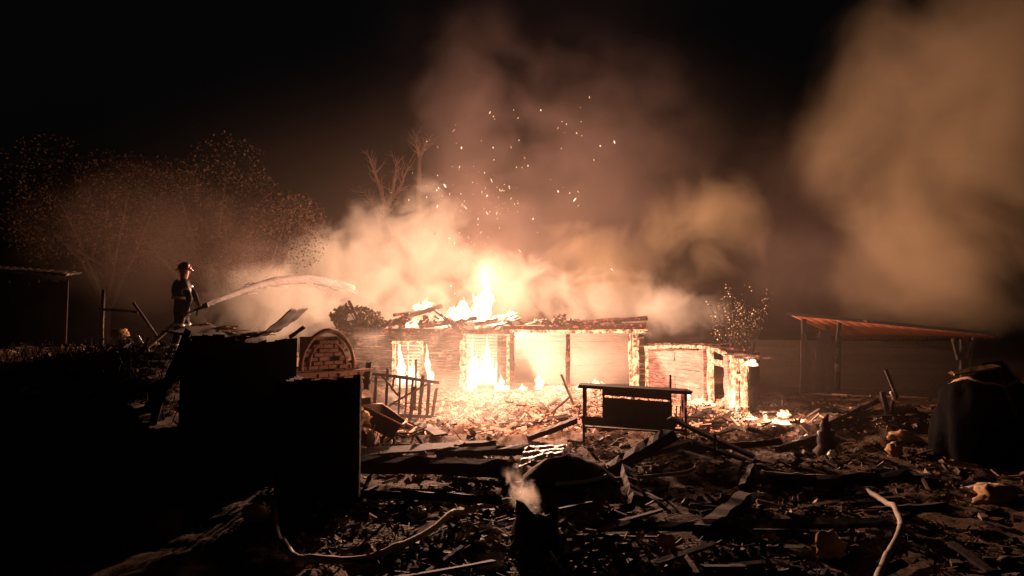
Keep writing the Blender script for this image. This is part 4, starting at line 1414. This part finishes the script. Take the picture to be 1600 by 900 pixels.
bare_tree(P(603, 560, TY), [
    [TP(603, 560, .20), TP(604, 450, .17), TP(603, 360, .15), TP(604, 325, .12)],
    [TP(604, 380, .11), TP(590, 335, .085), TP(580, 312, .06), TP(568, 300, .03)],
    [TP(604, 330, .10), TP(592, 290, .08), TP(583, 262, .06), TP(574, 240, .03)],
    [TP(604, 330, .10), TP(613, 300, .08), TP(617, 275, .06), TP(620, 250, .03)],
    [TP(608, 318, .08), TP(624, 295, .06), TP(633, 272, .045), TP(638, 262, .02)]], 'bare forked tree rising behind the smoke left of the flames')
bare_tree(P(655, 560, TY + 3), [
    [TP(655, 560, .2, 3), TP(655, 420, .16, 3), TP(655, 285, .11, 3), TP(656, 245, .08, 3)],
    [TP(656, 250, .07, 3), TP(652, 230, .05, 3), TP(650, 222, .02, 3)],
    [TP(656, 250, .07, 3), TP(662, 232, .05, 3), TP(666, 222, .02, 3)]], 'thin bare tree with a forked top right of the forked tree')

def leafy_tree(x, y, h, rad, label, nleaf=2600, mat='leaf', seed=0, z0=0.0):
    random.seed(500 + seed)
    t = thing('tree', label, 'tree', (x, y, z0))
    m = MB()
    top = Vector((x + random.uniform(-.5, .5), y, z0 + h * .8))
    b = Vector((x, y, z0 - .2))
    m.tube([b, b.lerp(top, .4) + rv(.15), top], [h * .03, h * .02, h * .006], 8, .08)
    blobs = []
    for k in range(13):
        d = rv(1); d.z = abs(d.z) * .9 - .1
        cpt = Vector((x, y, z0 + h * .58)) + Vector((d.x * rad * .75, d.y * rad * .75, d.z * h * .42))
        a = b.lerp(top, random.uniform(.25, .7))
        m.tube([a, a.lerp(cpt, .5) + rv(.2), cpt], [h * .012, h * .008, .01], 5)
        blobs.append((cpt, rad * random.uniform(.35, .6)))
    m.build('trunk', 'dark_board', t)
    m = MB()
    for k in range(nleaf):
        cpt, r = random.choice(blobs)
        d = rv(1)
        if d.length > 1: continue
        q = cpt + d * r
        s_ = random.uniform(.03, .085)
        u = rv(1).normalized(); w = u.cross(rv(1)).normalized()
        m.add([q - u * s_, q + w * s_ * .5, q + u * s_, q - w * s_ * .5], [(0, 1, 2, 3)])
    m.build('crown', mat, t)
leafy_tree(-19.5, 32, 9.6, 4.0, 'dim brownish leafy tree, leftmost behind the bank', 26000, 'leaf', 1, .5)
leafy_tree(-15.2, 33, 10.0, 3.8, 'tallest dim leafy tree behind the firefighter', 26000, 'leaf', 2, .5)
leafy_tree(-11.8, 32, 8.0, 3.0, 'dim leafy tree between the firefighter and the smoke', 20000, 'leaf', 3, .4)

# burnt bush behind the annex, its leaves lit by the fire
random.seed(41)
bb = Vector((8.0, 23.6, 0))
t = thing('bush', 'twiggy bush with lit leaves standing behind the annex roof', 'bush', bb)
m = MB(); lf = MB()
for k in range(46):
    e = P(random.gauss(1152, 22), random.gauss(482, 17), 23.6 + random.gauss(0, .35))
    mid = bb.lerp(e, .55) + rv(.18)
    m.tube([bb + rv(.1), mid, e], [.022, .014, .004], 5)
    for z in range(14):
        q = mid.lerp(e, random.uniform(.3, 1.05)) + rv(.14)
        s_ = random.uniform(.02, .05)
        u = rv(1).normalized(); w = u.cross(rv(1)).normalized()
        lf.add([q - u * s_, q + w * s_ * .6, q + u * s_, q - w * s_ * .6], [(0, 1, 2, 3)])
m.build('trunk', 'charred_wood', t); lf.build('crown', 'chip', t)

# ------------------------------------------------------------------ sparks
random.seed(51)
bm = bmesh.new(); bmesh.ops.create_icosphere(bm, subdivisions=1, radius=.022)
me = bpy.data.meshes.new('spark'); bm.to_mesh(me); bm.free(); me.materials.append(MATS['spark'])
sp_px = [(921, 152), (907, 168), (908, 190), (878, 190), (885, 194), (882, 207), (901, 208), (845, 172), (909, 212), (877, 232), (960, 222), (938, 228), (928, 250), (712, 195), (709, 204), (752, 220), (713, 224), (721, 231),
         (771, 182), (773, 186), (667, 221), (684, 230), (798, 229), (811, 219), (825, 259), (757, 270), (768, 282), (748, 268), (720, 303), (761, 306), (781, 297), (880, 293), (872, 299), (898, 312), (953, 396), (956, 421), (690, 288), (695, 290),
         (722, 320), (735, 330), (761, 333), (781, 334), (833, 342), (718, 364), (732, 371), (747, 342), (727, 324), (812, 392), (845, 420), (702, 372), (746, 360), (773, 356)]
rnd = [(random.gauss(735, 40), random.gauss(325, 45)) for k in range(95)] + [(random.gauss(800, 90), random.gauss(290, 70)) for k in range(30)] + [(random.gauss(740, 30), random.gauss(420, 30)) for k in range(18)]
for i, (px, py) in enumerate(sp_px + rnd):
    o = bpy.data.objects.new('spark', me)
    o.location = P(px, py, random.uniform(20.8, 22.5))
    s_ = random.uniform(.75, 1.35) if i < len(sp_px) else random.uniform(.4, .85)
    s_ *= random.choice((.6, .8, 1, 1, 1.25)); o.scale = (s_ * .8, s_ * .8, s_ * random.choice((1, 1.3, 2, 3.2)))
    o.rotation_euler = (random.uniform(-.5, .5), random.uniform(-.9, .9), 0)
    COL.objects.link(o)
    tag(o, 'tiny glowing spark floating in the smoke above the roof fire', 'spark', 'sparks above the burning roof')

# ------------------------------------------------------------------ smoke
bm = bmesh.new(); bmesh.ops.create_icosphere(bm, subdivisions=3, radius=1.0)
sm_me = bpy.data.meshes.new('smoke'); bm.to_mesh(sm_me); bm.free()
def puff(px, py, Y, rx, ry, rz, mat, label, rot=0.0):
    o = bpy.data.objects.new('smoke', sm_me.copy())
    o.data.materials.append(MATS[mat])
    o.location = P(px, py, Y); o.scale = (rx, ry, rz); o.rotation_euler = (0, rot, 0)
    COL.objects.link(o)
    return tag(o, label, kind='stuff')
smoke_mat('smoke_white', 1.0, .55, .26, 2.5, fall=1.35, off=3)
smoke_mat('smoke_roof', .6, .8, .28, 2.4, fall=1.2, off=8)
smoke_mat('smoke_thin', .042, .40, .06, 1.9, fall=1.0, off=1, col=(.80, .62, .58))
smoke_mat('smoke_veil', .009, .25, -.1, 1.6, fall=.9, off=6, col=(.80, .60, .56))
smoke_mat('smoke_brown', .24, .42, .38, 2.2, fall=1.2, off=5, col=(.80, .67, .44))
smoke_mat('smoke_cloud', .27, .24, .22, 2.0, fall=1.25, off=12, col=(.80, .67, .47))
smoke_mat('smoke_ground', .17, .9, .10, 1.9, fall=1.1, off=2)
smoke_mat('smoke_low', .34, 1.3, .20, 2.2, fall=1.1, off=9, aniso=.35)
smoke_mat('smoke_yard', .0065, .22, .05, 0, fall=1.0, off=17, col=(.82, .66, .55), aniso=.2)
smoke_mat('smoke_trees', .035, .5, .05, 1.6, fall=1.1, off=7, col=(.75, .55, .42))
smoke_mat('steam', 4.0, 4.5, .14, 2.4, fall=1.0, off=4, aniso=.6)
puff(450, 462, 32.5, 5.6, 2.8, 3.2, 'smoke_white', 'pale smoke billowing left of the roof')
puff(590, 408, 33.0, 3.6, 2.4, 3.7, 'smoke_white', 'pale smoke billowing up beside the flames')
puff(665, 390, 33.5, 3.1, 2.2, 4.2, 'smoke_white', 'pale smoke column behind the flames')
puff(800, 455, 32, 4.0, 2.2, 2.6, 'smoke_roof', 'pale smoke rolling off the roof right of the flames')
puff(950, 475, 31, 4.4, 2.0, 2.3, 'smoke_roof', 'smoke rolling off the veranda roof')
puff(1060, 490, 28, 2.6, 1.8, 1.6, 'smoke_roof', 'smoke rolling off the annex roof')
puff(1110, 350, 29, 4.2, 3.0, 3.2, 'smoke_brown', 'brown smoke cloud above the annex')
puff(930, 260, 31, 7.5, 3.5, 7.5, 'smoke_thin', 'thin brown smoke rising over the veranda')
puff(740, 230, 30, 3.6, 2.6, 9.0, 'smoke_thin', 'thin tall column of smoke rising over the flames')
puff(1480, 230, 23, 5.6, 4.0, 7.0, 'smoke_cloud', 'big brown smoke cloud high on the right')
puff(1460, 400, 23, 5.4, 3.0, 3.4, 'smoke_cloud', 'lower rim of the big smoke cloud on the right')
puff(720, 640, 19.5, 3.4, 2.6, 1.6, 'smoke_ground', 'low smoke drifting over the embers')
puff(900, 570, 24.3, 3.4, 2.0, 1.5, 'smoke_ground', 'smoke filling the veranda')
puff(580, 545, 22.6, 1.3, .9, .9, 'smoke_ground', 'grey smoke curling at the left end of the house')
puff(816, 770, 7.35, .19, .14, .42, 'steam', 'wisp of steam rising from the stump', -.45)

puff(395, 440, 27, 3.0, 2.4, 2.4, 'smoke_thin', 'thin smoke drifting past the firefighter')
puff(950, 420, 32, 6.5, 2.6, 3.4, 'smoke_brown', 'brown smoke behind the veranda roof')
puff(1300, 430, 27, 5.0, 3.0, 3.0, 'smoke_thin', 'thin smoke behind the open shed')
puff(690, 575, 22.3, 4.4, 1.3, 1.7, 'smoke_ground', 'smoke hanging before the log wall')

puff(1600, 60, 25, 5.0, 4.0, 5.0, 'smoke_cloud', 'upper part of the big smoke cloud on the right')
puff(520, 425, 31.5, 3.8, 2.4, 2.7, 'smoke_white', 'pale smoke behind the end of the water jet')
puff(850, 200, 36, 14, 4, 11, 'smoke_veil', 'broad veil of thin smoke over the whole fire')
puff(640, 495, 30.5, 5.0, 1.8, 2.0, 'smoke_roof', 'smoke behind the left end of the roof')
puff(430, 472, 28.5, 4.0, 2.2, 2.2, 'smoke_white', 'pale smoke low behind the dark shed')
puff(735, 672, 16.2, 2.3, 1.6, 1.0, 'smoke_low', 'pinkish smoke drifting over the debris before the doorway')
puff(850, 640, 18.5, 2.6, 1.6, 1.0, 'smoke_low', 'smoke drifting over the embers by the hutch')
o = puff(820, 480, 18.5, 13.5, 12.5, 6.5, 'smoke_yard', 'thin smoke hanging over the whole yard')
puff(1250, 330, 29, 4.2, 3.0, 5.2, 'smoke_thin', 'thin smoke between the annex and the big cloud')
puff(240, 375, 21.5, 5.2, 2.0, 2.9, 'smoke_trees', 'brownish smoke drifting before the dim trees')
